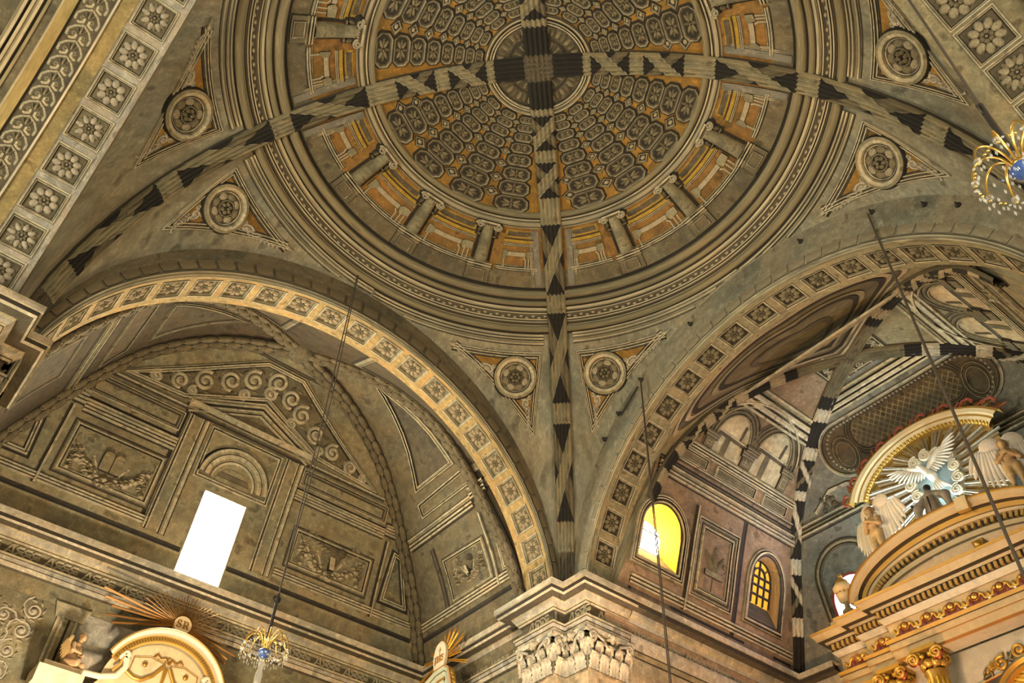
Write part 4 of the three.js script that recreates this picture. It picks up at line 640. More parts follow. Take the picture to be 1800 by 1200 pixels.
    const sl = new MB(); sl.grid(8, 4, (u, v) => { const A = f[0], D = f[n2 - 1], Z = back[0], E = back[n2 - 1]; return [0, 1, 2].map((i) => lerp(lerp(A[i], D[i], u), lerp(Z[i], E[i], u), v)); }, COL.S, (u, v) => [u, v]); sl.build('window_sill', MAT.stucco, wg);
    const pg = new MB(), T = (x, y, hh) => [x, y, zAt(y) + hh], zb = zAt((yb + yt) / 2); pg.fill(T, back.map((p) => [p[0], p[1]]), 0.0, [1, 1, 1]); pg.build('window_pane', paneMat, wg);
    if (bars) {
      const x0 = back[0][0], x1 = back[n2 - 1][0], H = yt - yb;
      const bar = (pts) => { const mb = new MB(); mb.strip(T, pts, [[-0.013, 0.0, COL.K], [-0.013, 0.04, COL.K], [0.013, 0.04, COL.K], [0.013, 0, COL.K]]); mb.build('glazing_bar', MAT.iron, wg); };
      for (const k of [1, 2, 3]) bar([[lerp(x0, x1, k / 4), yb], [lerp(x0, x1, k / 4), yb + H * (k === 2 ? 0.78 : 0.6)]]); for (const k of [0.2, 0.4, 0.58]) bar([[x0, yb + H * k], [x1, yb + H * k]]);
      bar(arcPts(c, yb + H * 0.58, w * 0.5, H * 0.2, 0, 180, 14)); for (const a of [40, 90, 140]) bar([[c + w * 0.5 * Math.cos(a * D2R), yb + H * 0.58 + H * 0.2 * Math.sin(a * D2R)], [c + w * 1.0 * Math.cos(a * D2R), yb + H * 0.58 + H * 0.42 * Math.sin(a * D2R)]]);
      bar(back.map((p) => [p[0], p[1]]));
    } else { const bar = (pts) => { const mb = new MB(); mb.strip(T, pts, [[-0.006, 0.0, COL.K], [-0.006, 0.02, COL.K], [0.006, 0.02, COL.K], [0.006, 0, COL.K]]); mb.build('glazing_bar', MAT.iron, wg); }; bar([[c - w, yb + 0.35], [c + w, yb + 0.35]]); bar([[c, yb], [c, yb + 0.7]]); }
    return { c, yb, yt, zb, w };
  }
  const white = new THREE.MeshStandardMaterial({ color: C3([0.9, 0.9, 0.85]), emissive: C3([1, 0.97, 0.85]), emissiveIntensity: 8, side: THREE.DoubleSide });
  const amber = new THREE.MeshStandardMaterial({ color: C3([0.5, 0.3, 0.03]), emissive: C3([0.7, 0.36, 0.02]), emissiveIntensity: 0.24, side: THREE.DoubleSide });
  const w1 = windowOpening(2, 'arched window with a saturated yellow reveal and white daylight low at its left', H1, 0.62, 0.58, white, [0.9, 0.52, 0.01], false, 1.0);
  areaLight(C3(LIGHT.yellowWindow[0]), LIGHT.yellowWindow[1], 0.9, 0.9, [w1.c, (w1.yb + w1.yt) / 2, w1.zb + 0.06], [w1.c, (w1.yb + w1.yt) / 2 - 0.6, 3]);
  windowOpening(3, 'small arched window with amber panes behind a dark fan-shaped glazing grid', H3, 0.24, 0.42, amber, COL.C.map((v, i) => v * [0.9, 0.75, 0.5][i]), true, 0.85);
  // east web: oval with beaded edge and lattice
  { const w = 'xp', S = B.byL(w), l = (s) => B.L(w, s), cy = (l(0.36) + l(0.60)) / 2, ry = (l(0.60) - l(0.36)) / 2;
    const stad = (k) => { const R = ry * k, L = 1.95 * (0.3 + 0.7 * k) - R + (k - 1) * 0; return [...arcPts(0.1 + L, cy, R, R, -90, 90, 16), ...arcPts(0.1 - L, cy, R, R, 90, 270, 16)]; };
    const og = group('painted_oval', g), mb = new MB(); mb.fill(S, stad(1), 0.004, COL.S); mb.strip(S, stad(1), lines('NMDS', 0.12, -0.06, 0.004, 1.2), true); mb.build('oval_frame', MAT.stucco, og);
    const pts = stad(0.9); for (let k = 0; k < pts.length; k++) { const a = pts[k], b = pts[(k + 1) % pts.length], n = Math.max(1, Math.round(Math.hypot(b[0] - a[0], b[1] - a[1]) / 0.085)); for (let j = 0; j < n; j++) { const d = new MB(); d.bump(S, lerp(a[0], b[0], j / n), lerp(a[1], b[1], j / n), 0.032, 0.032, 0, 0.035, COL.N, 0.004, 7, 2); d.build('oval_bead', MAT.stucco, og); } }
    const la = new MB(), R = ry * 0.62, Lx = 0.95; const inner = [...arcPts(0.15 + Lx, cy + ry * 0.22, R * 0.8, R, -90, 90, 12), ...arcPts(0.15 - Lx, cy + ry * 0.22, R * 0.8, R, 90, 270, 12)]; la.fill(S, inner, 0.008, COL.S); la.strip(S, inner, lines('SDSDSD', 0.16, -0.16, 0.008, 1.2), true);
    const ins = (x, y) => { const dx = Math.max(0, Math.abs(x - 0.15) - Lx) / (R * 0.8), dy = (y - cy - ry * 0.22) / R; return dx * dx + dy * dy < 0.95; };
    for (let k = -16; k <= 16; k++) for (const sl of [-1, 1]) { const pt = []; for (let j = 0; j <= 20; j++) { const y = cy + ry * 0.22 - R + 2 * R * j / 20, x = 0.15 + k * 0.14 + sl * (y - cy) * 0.9; if (ins(x, y)) pt.push([x, y]); } if (pt.length > 1) la.strip(S, pt, [[-0.011, 0.02, COL.M], [0.011, 0.02, COL.M]]); }
    la.build('oval_lattice', MAT.stucco, og);
    for (const sd of [-1, 1]) { const rg = new MB(); for (const r of [0.32, 0.42]) rg.strip(S, arcPts(0.12 + sd * 1.5, cy - 0.1, r * 0.7, r, 0, 360, 26), lines('SDM', 0.05, 0, 0.008, 1.2)); rg.build('oval_ring', MAT.stucco, og); }
    const po = new MB(); po.strip(S, open([[-2.6, l(0.3)], [-2.1, l(0.345)], [-1.7, l(0.34)], [-1.2, l(0.3)]], 6), lines('NLD', 0.1)); po.build('corner_frame', MAT.stucco, g);
    { const or = new MB(); for (let k = 0; k < 14; k++) or.bump(S, -2.25 + (rnd() - 0.5) * 0.3, l(0.315) + (rnd() - 0.5) * 0.3, 0.07, 0.05, rnd() * 3, 0.05, jit(COL.S, 0.2), 0.004, 7, 2); or.build('corner_ornament', MAT.stucco, g); }
    band(g, 'entablature', B, w, -3.2, 3.2, 0.255, 0.292, 'DSLDSMDSLD', 0.004, 2);
    const na = new MB(), yn = l(0.165), o = [[-3.1, l(0.06)], [-3.1, yn], ...arcPts(-2.45, yn, 0.65, 0.62, 180, 0, 20), [-1.8, l(0.06)]]; na.fill(S, o, 0.004, COL.B); na.strip(S, o, lines('SDMSD', 0.18, -0.05, 0.006, 1.6)); na.build('niche_molding', MAT.stucco, g);
  }
  { // pink lit window behind the end of the pediment
    const wg = group('window_4', scene, structure('pinkish white window glowing behind the left end of the altar pediment')), S = B.byL('xp'), y = B.L('xp', 0.125), o = [[-2.95, B.L('xp', 0.085)], [-2.05, B.L('xp', 0.085)], [-2.05, y], ...arcPts(-2.5, y, 0.45, 0.5, 0, 180, 16).slice(1)], mb = new MB();
    mb.fill(S, o, 0.02, [1, 1, 1]); mb.build('window_pane', new THREE.MeshStandardMaterial({ color: C3([0.9, 0.7, 0.8]), emissive: C3([1.0, 0.72, 0.86]), emissiveIntensity: 3.2, side: THREE.DoubleSide }), wg);
    const fr = new MB(); fr.strip(S, o, [[-0.05, 0.0, COL.E], [-0.05, 0.05, COL.E], [0.0, 0.05, COL.E], [0.0, 0.02, COL.E]], true); fr.build('window_frame', MAT.paint, wg);
    areaLight(C3(LIGHT.pinkWindow[0]), LIGHT.pinkWindow[1], 0.7, 0.9, [10.1, 11.1, -2.45], [5, 12.4, -2.2]);
  }
  { const w = 'xn', S = archS(ARCHES.e, 0.3), mb = new MB();     // long oval on the web above the chancel arch
    const f = B.byS('xn'), T = (u, v, h) => { const t = u, P = S(t, ARCHES.e.depth, 0), s = clamp(P[2] < 0 ? (P[2] + 4.5) / 4.5 : (4.5 - P[2]) / 4.5, 0, 1), Q = f(P[2], s, 0); return [lerp(P[0], Q[0], v) + h * 0.3, lerp(P[1], Q[1], v) - h, lerp(P[2], Q[2], v)]; };
    const ov = (k) => circ(94 * D2R, 0.5, 33 * D2R * k, 0.43 * k, 60); mb.fill(T, ov(1), 0.01, COL.P, 0.08); for (const [k, c] of [[1.0, 'C'], [0.93, 'S'], [0.87, 'C'], [0.8, 'D'], [0.62, 'M'], [0.56, 'D'], [0.3, 'S']]) mb.strip(T, ov(k), [[-0.014, 0.03, COL[c]], [0.014, 0.03, COL[c]]], true); mb.build('painted_oval', MAT.stucco, g); }
}
function F4x(x0, x1, y0, y1) { return [[x0, y0], [x1, y0], [x1, y1], [x0, y1]]; }

// ---------------------------------------------------------------- entablatures, walls, piers, floor
const ENT = [[0.0, 9.98, COL.W], [0.40, 9.97, COL.W], [0.40, 9.86, COL.L], [0.37, 9.86, COL.D], [0.36, 9.80, COL.W], [0.33, 9.77, COL.S], [0.17, 9.77, COL.L], [0.15, 9.73, COL.N], [0.11, 9.68, COL.L], [0.09, 9.64, COL.D], [0.08, 9.63, COL.L], [0.06, 9.60, COL.S], [0.02, 9.60, COL.S], [0.02, 9.36, COL.D], [0.13, 9.36, COL.L], [0.13, 9.32, COL.D], [0.11, 9.315, COL.N], [0.10, 9.25, COL.D], [0.08, 9.245, COL.W], [0.07, 9.17, COL.S], [0.0, 9.16, COL.S]];
const ENTW = [[0.0, 9.98, COL.W], [0.40, 9.97, COL.W], [0.40, 9.86, COL.L], [0.37, 9.86, COL.D], [0.34, 9.79, COL.S], [0.20, 9.77, COL.N], [0.17, 9.72, COL.L], [0.11, 9.66, COL.N], [0.07, 9.60, COL.D], [0.06, 9.59, COL.S], [0.02, 9.58, COL.S], [0.02, 9.36, COL.D], [0.12, 9.36, COL.N], [0.12, 9.30, COL.N], [0.09, 9.18, COL.N], [0.06, 9.12, COL.D], [0.05, 9.10, COL.M], [0.02, 9.02, COL.D], [0.0, 9.0, COL.D]];
const PL = (x, z, h) => [x, h, z];
function entablature(label, pts, prof, side) { const mb = new MB(), o = pts.slice(0, -1).flatMap((p, k) => { const n = Math.max(1, Math.ceil(Math.hypot(pts[k + 1][0] - p[0], pts[k + 1][1] - p[1]) / 0.8)); return seg(p, pts[k + 1], n).slice(0, n); }).concat([pts[pts.length - 1]]); mb.strip(PL, o, prof.map((q) => [q[0] * side, q[1], q[2]])); const g = group('trim_' + (entablature.n = (entablature.n || 0) + 1), scene, structure(label)); mb.build('cornice_molding', MAT.stucco, g); return g; }
const trim1 = entablature('white cornice round the north transept and the near pier', [[-5.03, -5.9], [-5.03, -9.45], [5.03, -9.45], [5.03, -5.9], [4.73, -5.9], [4.73, -5.06], [5.0, -5.06], [5.0, -4.5], [5.95, -4.5], [5.95, -4.5]], ENT, 1);
const trim2 = entablature('cornice along the chancel side wall under the yellow window', [[5.95, -4.5], [10.83, -4.5], [10.83, -3.3]], ENTW, 1);
const trim3 = entablature('cornice of the far left pier beside the nave arch', [[-11, -4.5], [-5.18, -4.5], [-5.18, -5.06], [-4.9, -5.06], [-4.9, -5.9], [-5.03, -5.9]], ENT, 1);
const trim4 = entablature('cornice on the south side of crossing and chancel', [[10.83, 3.3], [10.83, 4.5], [5.0, 4.5], [5.0, 4.95], [4.73, 4.95], [4.73, 6.1], [5.03, 6.1], [5.03, 11]], ENT, 1);
{ // frieze reliefs: a split lozenge and three looped bars, over and over
  const mb = new MB(), L = 0.62, S = (x, y, h) => [x, y, h];
  for (let k = 0; k < 3; k++) { const x = 0.12 + k * 0.13; for (const yy of [0.055, -0.055]) mb.rod(S, [[x + 0.09, yy + 0.035], [x, yy + 0.04], [x - 0.03, yy], [x, yy - 0.04], [x + 0.09, yy - 0.035]], 0.017, COL.L); }
  mb.rod(S, [[-0.09, -0.1], [0.0, 0.1]], 0.019, COL.L); mb.rod(S, [[0.02, 0.1], [0.06, -0.1]], 0.019, COL.L); mb.rod(S, [[-0.04, -0.02], [0.04, -0.03]], 0.01, COL.L); mb.bump(S, 0.46, 0, 0.04, 0.05, 0, 0.02, COL.M, 0, 8, 2);
  const geo = mb.geo();
  const runF = (parent, x0, z0, x1, z1, nx, nz) => { const len = Math.hypot(x1 - x0, z1 - z0), n = Math.max(1, Math.floor(len / L)); for (let k = 0; k < n; k++) { const t = (k + 0.3) / n, o = mesh('frieze_ornament', geo, MAT.stucco, parent); o.position.set(lerp(x0, x1, t) + nx * 0.025, 9.48, lerp(z0, z1, t) + nz * 0.025); o.rotation.y = Math.atan2(nx, nz); } };
  runF(trim1, -4.9, -9.45, 4.9, -9.45, 0, 1); runF(trim1, 5.03, -9.3, 5.03, -6.0, -1, 0); runF(trim1, 4.73, -5.85, 4.73, -5.1, -1, 0); runF(trim1, 5.0, -5.0, 5.0, -4.5, -1, 0); runF(trim1, 5.05, -4.5, 5.95, -4.5, 0, 1); runF(trim2, 6.0, -4.5, 10.7, -4.5, 0, 1); runF(trim3, -10.5, -4.5, -5.3, -4.5, 0, 1);
}
function wallRun(name, label, pts, y0, y1, c) { const mb = new MB(); for (let k = 0; k + 1 < pts.length; k++) { const [a, b] = [pts[k], pts[k + 1]], len = Math.hypot(b[0] - a[0], b[1] - a[1]); mb.grid(Math.ceil(len), 8, (u, v) => [lerp(a[0], b[0], u), lerp(y0, y1, v), lerp(a[1], b[1], u)], c, (u, v) => [u * len * 0.3, lerp(y0, y1, v) * 0.3]); } const g = group(name, scene, structure(label)); mb.build('wall_face', MAT.stucco, g); return g; }
const wallNorth = wallRun('wall_north', 'transept end wall with relief scrolls below the cornice', [[-5.03, -5.77], [-5.03, -9.45], [5.03, -9.45], [5.03, -5.9]], 0, 9.6, COL.M);
wallRun('wall_northeast', 'near pier with two pilasters below the cornice', [[5.03, -5.9], [4.73, -5.9], [4.73, -5.06], [5.0, -5.06], [5.0, -4.5], [5.95, -4.5]], 0, 9.6, COL.C);
wallRun('wall_chancel', 'cream chancel side wall below the cornice', [[5.95, -4.5], [10.83, -4.5]], 0, 9.6, COL.C);
wallRun('wall_east', 'chancel end wall behind the altar', [[10.83, -4.5], [10.83, 4.5]], 0, 9.6, COL.B);
wallRun('wall_southeast', 'south chancel wall and pier', [[10.83, 4.5], [5.0, 4.5], [5.0, 4.95], [4.73, 4.95], [4.73, 6.1], [5.03, 6.1], [5.03, 11]], 0, 9.8, COL.M);
wallRun('wall_northwest', 'far left pier', [[-11, -4.5], [-5.18, -4.5], [-5.18, -5.06], [-4.73, -5.06], [-4.73, -5.9], [-5.03, -5.9]], 0, 9.8, COL.M);
wallRun('wall_southwest', 'pier behind the viewer', [[-5.6, 11], [-5.6, 6.1], [-5.3, 6.1], [-5.3, 4.95], [-5.6, 4.95], [-5.6, 4.5], [-11, 4.5]], 0, 14, COL.M);
{
  const s = group('wall_south', scene, structure('south transept end wall outside the view')), mb = new MB(); mb.grid(10, 10, (u, v) => [lerp(-5.6, 5.03, u), v * 16, 11], COL.M, (u, v) => [u * 3, v * 4]); mb.grid(10, 10, (u, v) => [lerp(-5.6, 5.03, u), 9.6 + 5.0 * Math.sin(u * Math.PI), lerp(6.1, 11, v)], COL.M, (u, v) => [u * 3, v * 2]); mb.build('wall_face', MAT.stucco, s);
  const w = group('wall_west', scene, structure('nave walls and vault outside the view')), m2 = new MB(); m2.grid(10, 10, (u, v) => [-11, v * 16, lerp(-4.5, 4.5, u)], COL.M, (u, v) => [u * 3, v * 4]); m2.grid(24, 10, (u, v) => { const a = u * Math.PI; return [lerp(-6.2, -11, v), 9.39 + 4.45 * Math.sin(a), 4.7 * Math.cos(a)]; }, COL.P, (u, v) => [u * 4, v * 1.5]); m2.build('nave_vault', MAT.stucco, w);
  const f = group('floor', scene, structure('pale stone floor outside the view')), m3 = new MB(); for (let i = 0; i < 11; i++) for (let j = 0; j < 11; j++) m3.grid(1, 1, (u, v) => [-11 + (i + u * 0.99) * 2, 0, -9.6 + (j + v * 0.99) * 1.9], jit(COL.L, 0.06), (u, v) => [u * 0.6, v * 0.6]); m3.build('floor_slabs', MAT.stucco, f);
  // windows of the nave and the south transept that light the crossing, outside the frame
  const glow = (c, k) => new THREE.MeshStandardMaterial({ color: C3([0.8, 0.8, 0.75]), emissive: C3(c), emissiveIntensity: k, side: THREE.DoubleSide });
  const w5 = group('window_5', scene, structure('south transept windows outside the view')); for (const x of [-2.6, 2.2]) { const q = new MB(); q.grid(1, 1, (u, v) => [x - 0.7 + 1.4 * u, 3 + 5 * v, 10.97], [1, 1, 1]); q.build('window_pane', glow(LIGHT.southWindow[0], 3), w5); areaLight(C3(LIGHT.southWindow[0]), LIGHT.southWindow[1], 1.4, 5, [x, 5.5, 10.93], [x * 0.4, 11, -4]); }
  const w6 = group('window_6', scene, structure('nave end windows outside the view')); for (const z of [-1.8, 1.8]) { const q = new MB(); q.grid(1, 1, (u, v) => [-10.97, 3 + 5 * v, z - 0.7 + 1.4 * u], [1, 1, 1]); q.build('window_pane', glow(LIGHT.naveWindow[0], 3), w6); areaLight(C3(LIGHT.naveWindow[0]), LIGHT.naveWindow[1], 1.4, 5, [-10.93, 5.5, z], [3, 11, z * 0.3]); }
}
{ // reliefs on the transept end wall below the cornice, and the painted pilaster
  const S = (x, y, h) => [x, y, -9.45 + h], mb = new MB();
  mb.fill(S, [[-4.9, 6.6], [-2.35, 6.6], [-2.05, 8.86], [-4.9, 8.86]], 0.006, COL.M); mb.fill(S, [[-1.9, 6.6], [-0.9, 6.6], [-0.9, 8.88], [-1.9, 8.88]], 0.006, COL.N); mb.strip(S, [[-1.95, 6.6], [-1.95, 8.7]], lines('LMMDMMLML', 0.34, 0, 0.01, 1.0)); mb.slab(S, [[-2.33, 8.68], [-1.87, 8.68], [-1.8, 8.92], [-2.4, 8.92]], 0, 0.05, COL.L, COL.M); mb.build('painted_pilaster', MAT.stucco, wallNorth);
  const put = (x, y, r, d, rot) => { const b = new MB(), T = turned((a, c, h) => S(a, c, h + 0.006), x, y, rot, r); b.rod(T, spiral(0, 0, 0.9, 0, 1.7, d, 26), 0.12, COL.W); b.rod(T, [[0.9, 0], [1.1, -0.6 * d], [0.8, -1.2 * d], [0.2, -1.5 * d]], 0.12, COL.W); for (let k = 0; k < 7; k++) { const a = k * 0.8; b.bump(T, 1.1 * Math.cos(a), 1.1 * Math.sin(a), 0.36, 0.17, a + 1.1, 0.2, COL.L, 0, 7, 2, 0.5); } b.bump(T, 0, 0, 0.3, 0.3, 0, 0.3, COL.W, 0, 9, 2); b.rod(T, spiral(0.05, -0.05, 1.02, 0, 1.2, d, 18), 0.06, COL.D, false, -0.02); b.build('scroll_relief', MAT.stucco, wallNorth); };
  for (let j = 0; j < 6; j++) for (let k = 0; k < 6; k++) { const y = 6.85 + j * 0.36 + (k % 2) * 0.16, x = -2.62 - k * 0.36 + (y - 8.9) * 0.13 + (rnd() - 0.5) * 0.06; if (y < 8.72) put(x, y, 0.125 + 0.03 * rnd(), (j + k) % 2 ? 1 : -1, rnd() * 6); }

}
// Corinthian pilaster capitals on the pier
function capital(parent, S, w, y0, y1) {
  const g = group('pilaster_capital', parent), H = y1 - y0, ab = new MB(); ab.slab(S, [[-w / 2 - 0.1, y1 - H * 0.12], [w / 2 + 0.1, y1 - H * 0.12], [w / 2 + 0.12, y1], [-w / 2 - 0.12, y1]], 0, 0.12, COL.W, COL.L); ab.fill(S, [[-w / 2, y0], [w / 2, y0], [w / 2, y1], [-w / 2, y1]], 0.015, COL.P); ab.build('abacus', MAT.stucco, g);
  const leaf = (x, y, lw, lh, out) => { const mb = new MB(); mb.grid(8, 10, (u, v) => { const a = 2 * u - 1, sh = Math.sqrt(Math.max(0.02, 1 - (v * 0.92) ** 3)) * (1 + 0.14 * Math.sin(v * 26)), o = 0.025 + out * (v < 0.75 ? v * v : 0.56 + (v - 0.75) * 1.8) * (1 - 0.35 * a * a) + 0.02 * Math.abs(Math.cos(a * 4.7)); const yy = v < 0.8 ? v / 0.8 : 1 - (v - 0.8) * 1.1; return S(x + a * lw / 2 * sh, y + yy * lh, o); }, (u, v) => Math.abs(2 * u - 1) < 0.14 ? COL.N : COL.W, (u, v) => [u * 0.1, v * 0.1]); mb.build('acanthus_leaf', MAT.stucco, g); };
  const n = Math.max(1, Math.round(w / 0.24)); for (let k = 0; k < n; k++) leaf(-w / 2 + (k + 0.5) * w / n, y0, w / n * 1.02, H * 0.42, 0.12); for (let k = 0; k <= n; k++) leaf(-w / 2 + k * w / n, y0 + H * 0.3, w / n * 0.9, H * 0.4, 0.14);
  for (const s of [-1, 1]) { const vo = new MB(), r = 0.085; vo.rod(S, [[s * w * 0.1, y0 + H * 0.55], [s * w * 0.22, y0 + H * 0.75], [s * w * 0.4, y0 + H * 0.84], ...spiral(s * w * 0.46, y0 + H * 0.76, r, Math.PI / 2, 1.5, -s, 18)], 0.026, COL.W, false, 0.12); vo.build('volute', MAT.stucco, g); }
  const fl = new MB(); fl.bump(S, 0, y1 - H * 0.1, 0.07, 0.07, 0, 0.1, COL.W, 0.1, 9, 3); for (let k = 0; k < 5; k++) fl.bump(S, 0.07 * Math.cos(k * 1.26), y1 - H * 0.1 + 0.07 * Math.sin(k * 1.26), 0.05, 0.035, k * 1.26, 0.06, COL.L, 0.1, 7, 2); fl.build('abacus_flower', MAT.stucco, g);
}
{ const p = group('pier', scene, structure('near crossing pier with cream Corinthian pilaster capitals'));
  capital(p, (x, y, h) => [4.73 - h, y, -5.47 + x], 0.78, 8.45, 9.16); capital(p, (x, y, h) => [4.865 + x, y, -5.06 + h], 0.27, 8.45, 9.16); capital(p, (x, y, h) => [5.0 - h, y, -4.78 + x], 0.52, 8.45, 9.16); capital(p, (x, y, h) => [5.46 + x, y, -4.5 + h], 0.92, 8.45, 9.16);
}

// ---------------------------------------------------------------- figures: one continuous body each
function bodyGeo(bones, k = 0.02, res = 52) {           // bones: [a, b, ra, rb, colour]; smooth union of tapered capsules
  let lo = [9, 9, 9], hi = [-9, -9, -9];
  for (const [a, b, ra, rb] of bones) for (const [p, r] of [[a, ra], [b, rb]]) for (let i = 0; i < 3; i++) { lo[i] = Math.min(lo[i], p[i] - r - 0.03); hi[i] = Math.max(hi[i], p[i] + r + 0.03); }
  const c = lo.map((v, i) => (v + hi[i]) / 2), half = Math.max(...lo.map((v, i) => (hi[i] - v) / 2)) * 1.08;
  const mc = new MarchingCubes(res, new THREE.MeshStandardMaterial(), false, false, 60000), n = mc.size, hs = n / 2; mc.isolation = 0;
  const dist = (P, [a, b, ra, rb]) => { const d = [b[0] - a[0], b[1] - a[1], b[2] - a[2]], q = [P[0] - a[0], P[1] - a[1], P[2] - a[2]], l = d[0] ** 2 + d[1] ** 2 + d[2] ** 2 || 1e-9, t = clamp((q[0] * d[0] + q[1] * d[1] + q[2] * d[2]) / l, 0, 1); return Math.hypot(q[0] - d[0] * t, q[1] - d[1] * t, q[2] - d[2] * t) - lerp(ra, rb, t); };
  for (let z = 0; z < n; z++) for (let y = 0; y < n; y++) for (let x = 0; x < n; x++) {
    const P = [c[0] + (x - hs) / hs * half, c[1] + (y - hs) / hs * half, c[2] + (z - hs) / hs * half]; let s = 0; for (const b of bones) { const d = dist(P, b); if (d < 6 * k) s += Math.exp(-d / k); else s += 1e-9; }
    mc.field[x + y * n + z * n * n] = clamp(k * Math.log(s + 1e-30), -1, 1);
  }
  mc.update();
  const m = mc.count, g = new THREE.BufferGeometry(), pos = new Float32Array(m * 3), col = new Float32Array(m * 3), uv = new Float32Array(m * 2);
  for (let i = 0; i < m; i++) {
    const P = [0, 1, 2].map((j) => c[j] + mc.positionArray[i * 3 + j] * half); pos.set(P, i * 3); let best = 9, cc = COL.L; for (const b of bones) { const d = dist(P, b); if (d < best) { best = d; cc = b[4]; } } col.set(cc, i * 3); uv.set([P[0] * 0.3, P[1] * 0.3], i * 2);
  }
  g.setAttribute('position', new THREE.BufferAttribute(pos, 3)); g.setAttribute('normal', new THREE.BufferAttribute(mc.normalArray.slice(0, m * 3), 3)); g.setAttribute('color', new THREE.BufferAttribute(col, 3)); g.setAttribute('uv', new THREE.BufferAttribute(uv, 2));
  g.computeVertexNormals(); return g;
}
function wing(parent, side, span, height, c, S) {       // feathers in three overlapping rows, raised one over the other
  const g = group('wing', parent);
  const cov = new MB(); cov.bump((x, y, h) => S(side * (0.1 * span + x), y, h), span * 0.16, height * 0.78, span * 0.34, height * 0.2, 0.3, 0.05, c, 0, 14, 3); cov.build('wing_coverts', MAT.paint, g);
  for (let k = 0; k < 9; k++) { const t = k / 8, f = new MB(), a = lerp(-1.2, -1.75, t), L = height * lerp(0.55, 1.0, Math.sin(t * Math.PI * 0.75)), x0 = span * lerp(0.92, 0.12, t), y0 = height * lerp(0.72, 0.62, t); f.bump((x, y, h) => S(side * x, y, h), x0 - L * 0.35 * Math.cos(a) * -0.6, y0 + L * 0.4 * Math.sin(a), L * 0.46, span * 0.085, a, 0.03, k % 2 ? c : c.map((v) => v * 0.86), 0.006 * k, 10, 2); f.build('feather', MAT.paint, g); }
  return g;
}
const FLESH = [0.50, 0.33, 0.17], HAIR = [0.30, 0.16, 0.06];
function angel(name, data, pos, turn, scale, kind) {
  const o = group(name, scene, data); o.position.set(...pos); o.rotation.y = turn; o.scale.setScalar(scale);
  let b;
  if (kind === 'kneel') b = [            // kneeling, head bowed, arms held forward
    [[0, 0.1, -0.05], [0.02, 0.42, 0], 0.13, 0.10, [0.52, 0.34, 0.19]], [[0.02, 0.42, 0], [0.03, 0.55, 0.02], 0.12, 0.10, FLESH], [[0.03, 0.6, 0.02], [0.04, 0.67, 0.06], 0.045, 0.04, FLESH], [[0.04, 0.74, 0.08], [0.04, 0.80, 0.06], 0.075, 0.085, HAIR], [[0.04, 0.735, 0.115], [0.04, 0.755, 0.12], 0.055, 0.055, FLESH],
    [[-0.11, 0.55, 0.02], [-0.15, 0.38, 0.08], 0.05, 0.04, FLESH], [[-0.15, 0.38, 0.08], [-0.04, 0.33, 0.24], 0.038, 0.028, FLESH], [[0.16, 0.55, 0.02], [0.2, 0.38, 0.08], 0.05, 0.04, FLESH], [[0.2, 0.38, 0.08], [0.08, 0.33, 0.24], 0.038, 0.028, FLESH],
    [[-0.08, 0.12, -0.02], [-0.1, 0.1, 0.28], 0.1, 0.07, [0.45, 0.28, 0.15]], [[0.1, 0.12, -0.02], [0.12, 0.1, 0.28], 0.1, 0.07, [0.45, 0.28, 0.15]], [[-0.1, 0.04, 0.28], [-0.1, 0.03, -0.2], 0.05, 0.03, FLESH], [[0.12, 0.04, 0.28], [0.12, 0.03, -0.2], 0.05, 0.03, FLESH]];
  else b = [                             // standing in prayer
    [[0, 0.5, 0], [0, 0.66, 0.0], 0.10, 0.09, FLESH], [[0, 0.66, 0], [0, 0.78, 0.0], 0.09, 0.11, FLESH], [[0, 0.84, 0], [0, 0.9, 0.02], 0.045, 0.04, FLESH], [[0, 0.99, 0.01], [0, 1.03, -0.01], 0.085, 0.09, HAIR], [[0, 0.965, 0.05], [0, 0.99, 0.06], 0.062, 0.066, FLESH], [[0, 0.97, 0.115], [0, 0.955, 0.122], 0.014, 0.013, FLESH],
    [[-0.13, 0.8, 0], [-0.19, 0.62, 0.05], 0.052, 0.042, FLESH], [[-0.19, 0.62, 0.05], [-0.02, 0.72, 0.17], 0.04, 0.026, FLESH], [[0.13, 0.8, 0], [0.19, 0.62, 0.05], 0.052, 0.042, FLESH], [[0.19, 0.62, 0.05], [0.02, 0.72, 0.17], 0.04, 0.026, FLESH], [[-0.01, 0.73, 0.17], [0, 0.83, 0.17], 0.026, 0.012, FLESH],
    [[-0.07, 0.5, 0], [-0.08, 0.27, 0.05], 0.085, 0.06, [0.56, 0.4, 0.2]], [[0.07, 0.5, 0], [0.09, 0.27, 0.03], 0.085, 0.06, [0.56, 0.4, 0.2]], [[-0.08, 0.27, 0.05], [-0.08, 0.05, 0], 0.056, 0.034, FLESH], [[0.09, 0.27, 0.03], [0.09, 0.05, -0.02], 0.056, 0.034, FLESH], [[-0.08, 0.03, 0], [-0.09, 0.025, 0.1], 0.034, 0.026, FLESH], [[0.09, 0.03, -0.02], [0.1, 0.025, 0.08], 0.034, 0.026, FLESH]];
  mesh('body', bodyGeo(b, 0.014), MAT.paint, o);
  const wc = kind === 'kneel' ? [0.5, 0.34, 0.14] : [0.78, 0.72, 0.66];
  for (const s of [-1, 1]) if (kind !== 'kneel' || s < 0) wing(o, s, kind === 'kneel' ? 0.2 : 0.58, kind === 'kneel' ? 0.6 : 1.0, wc, (x, y, h) => [x + s * 0.06, y + (kind === 'kneel' ? 0.2 : 0.34), -0.1 - Math.abs(x) * 0.12 + h]);
  return o;
}

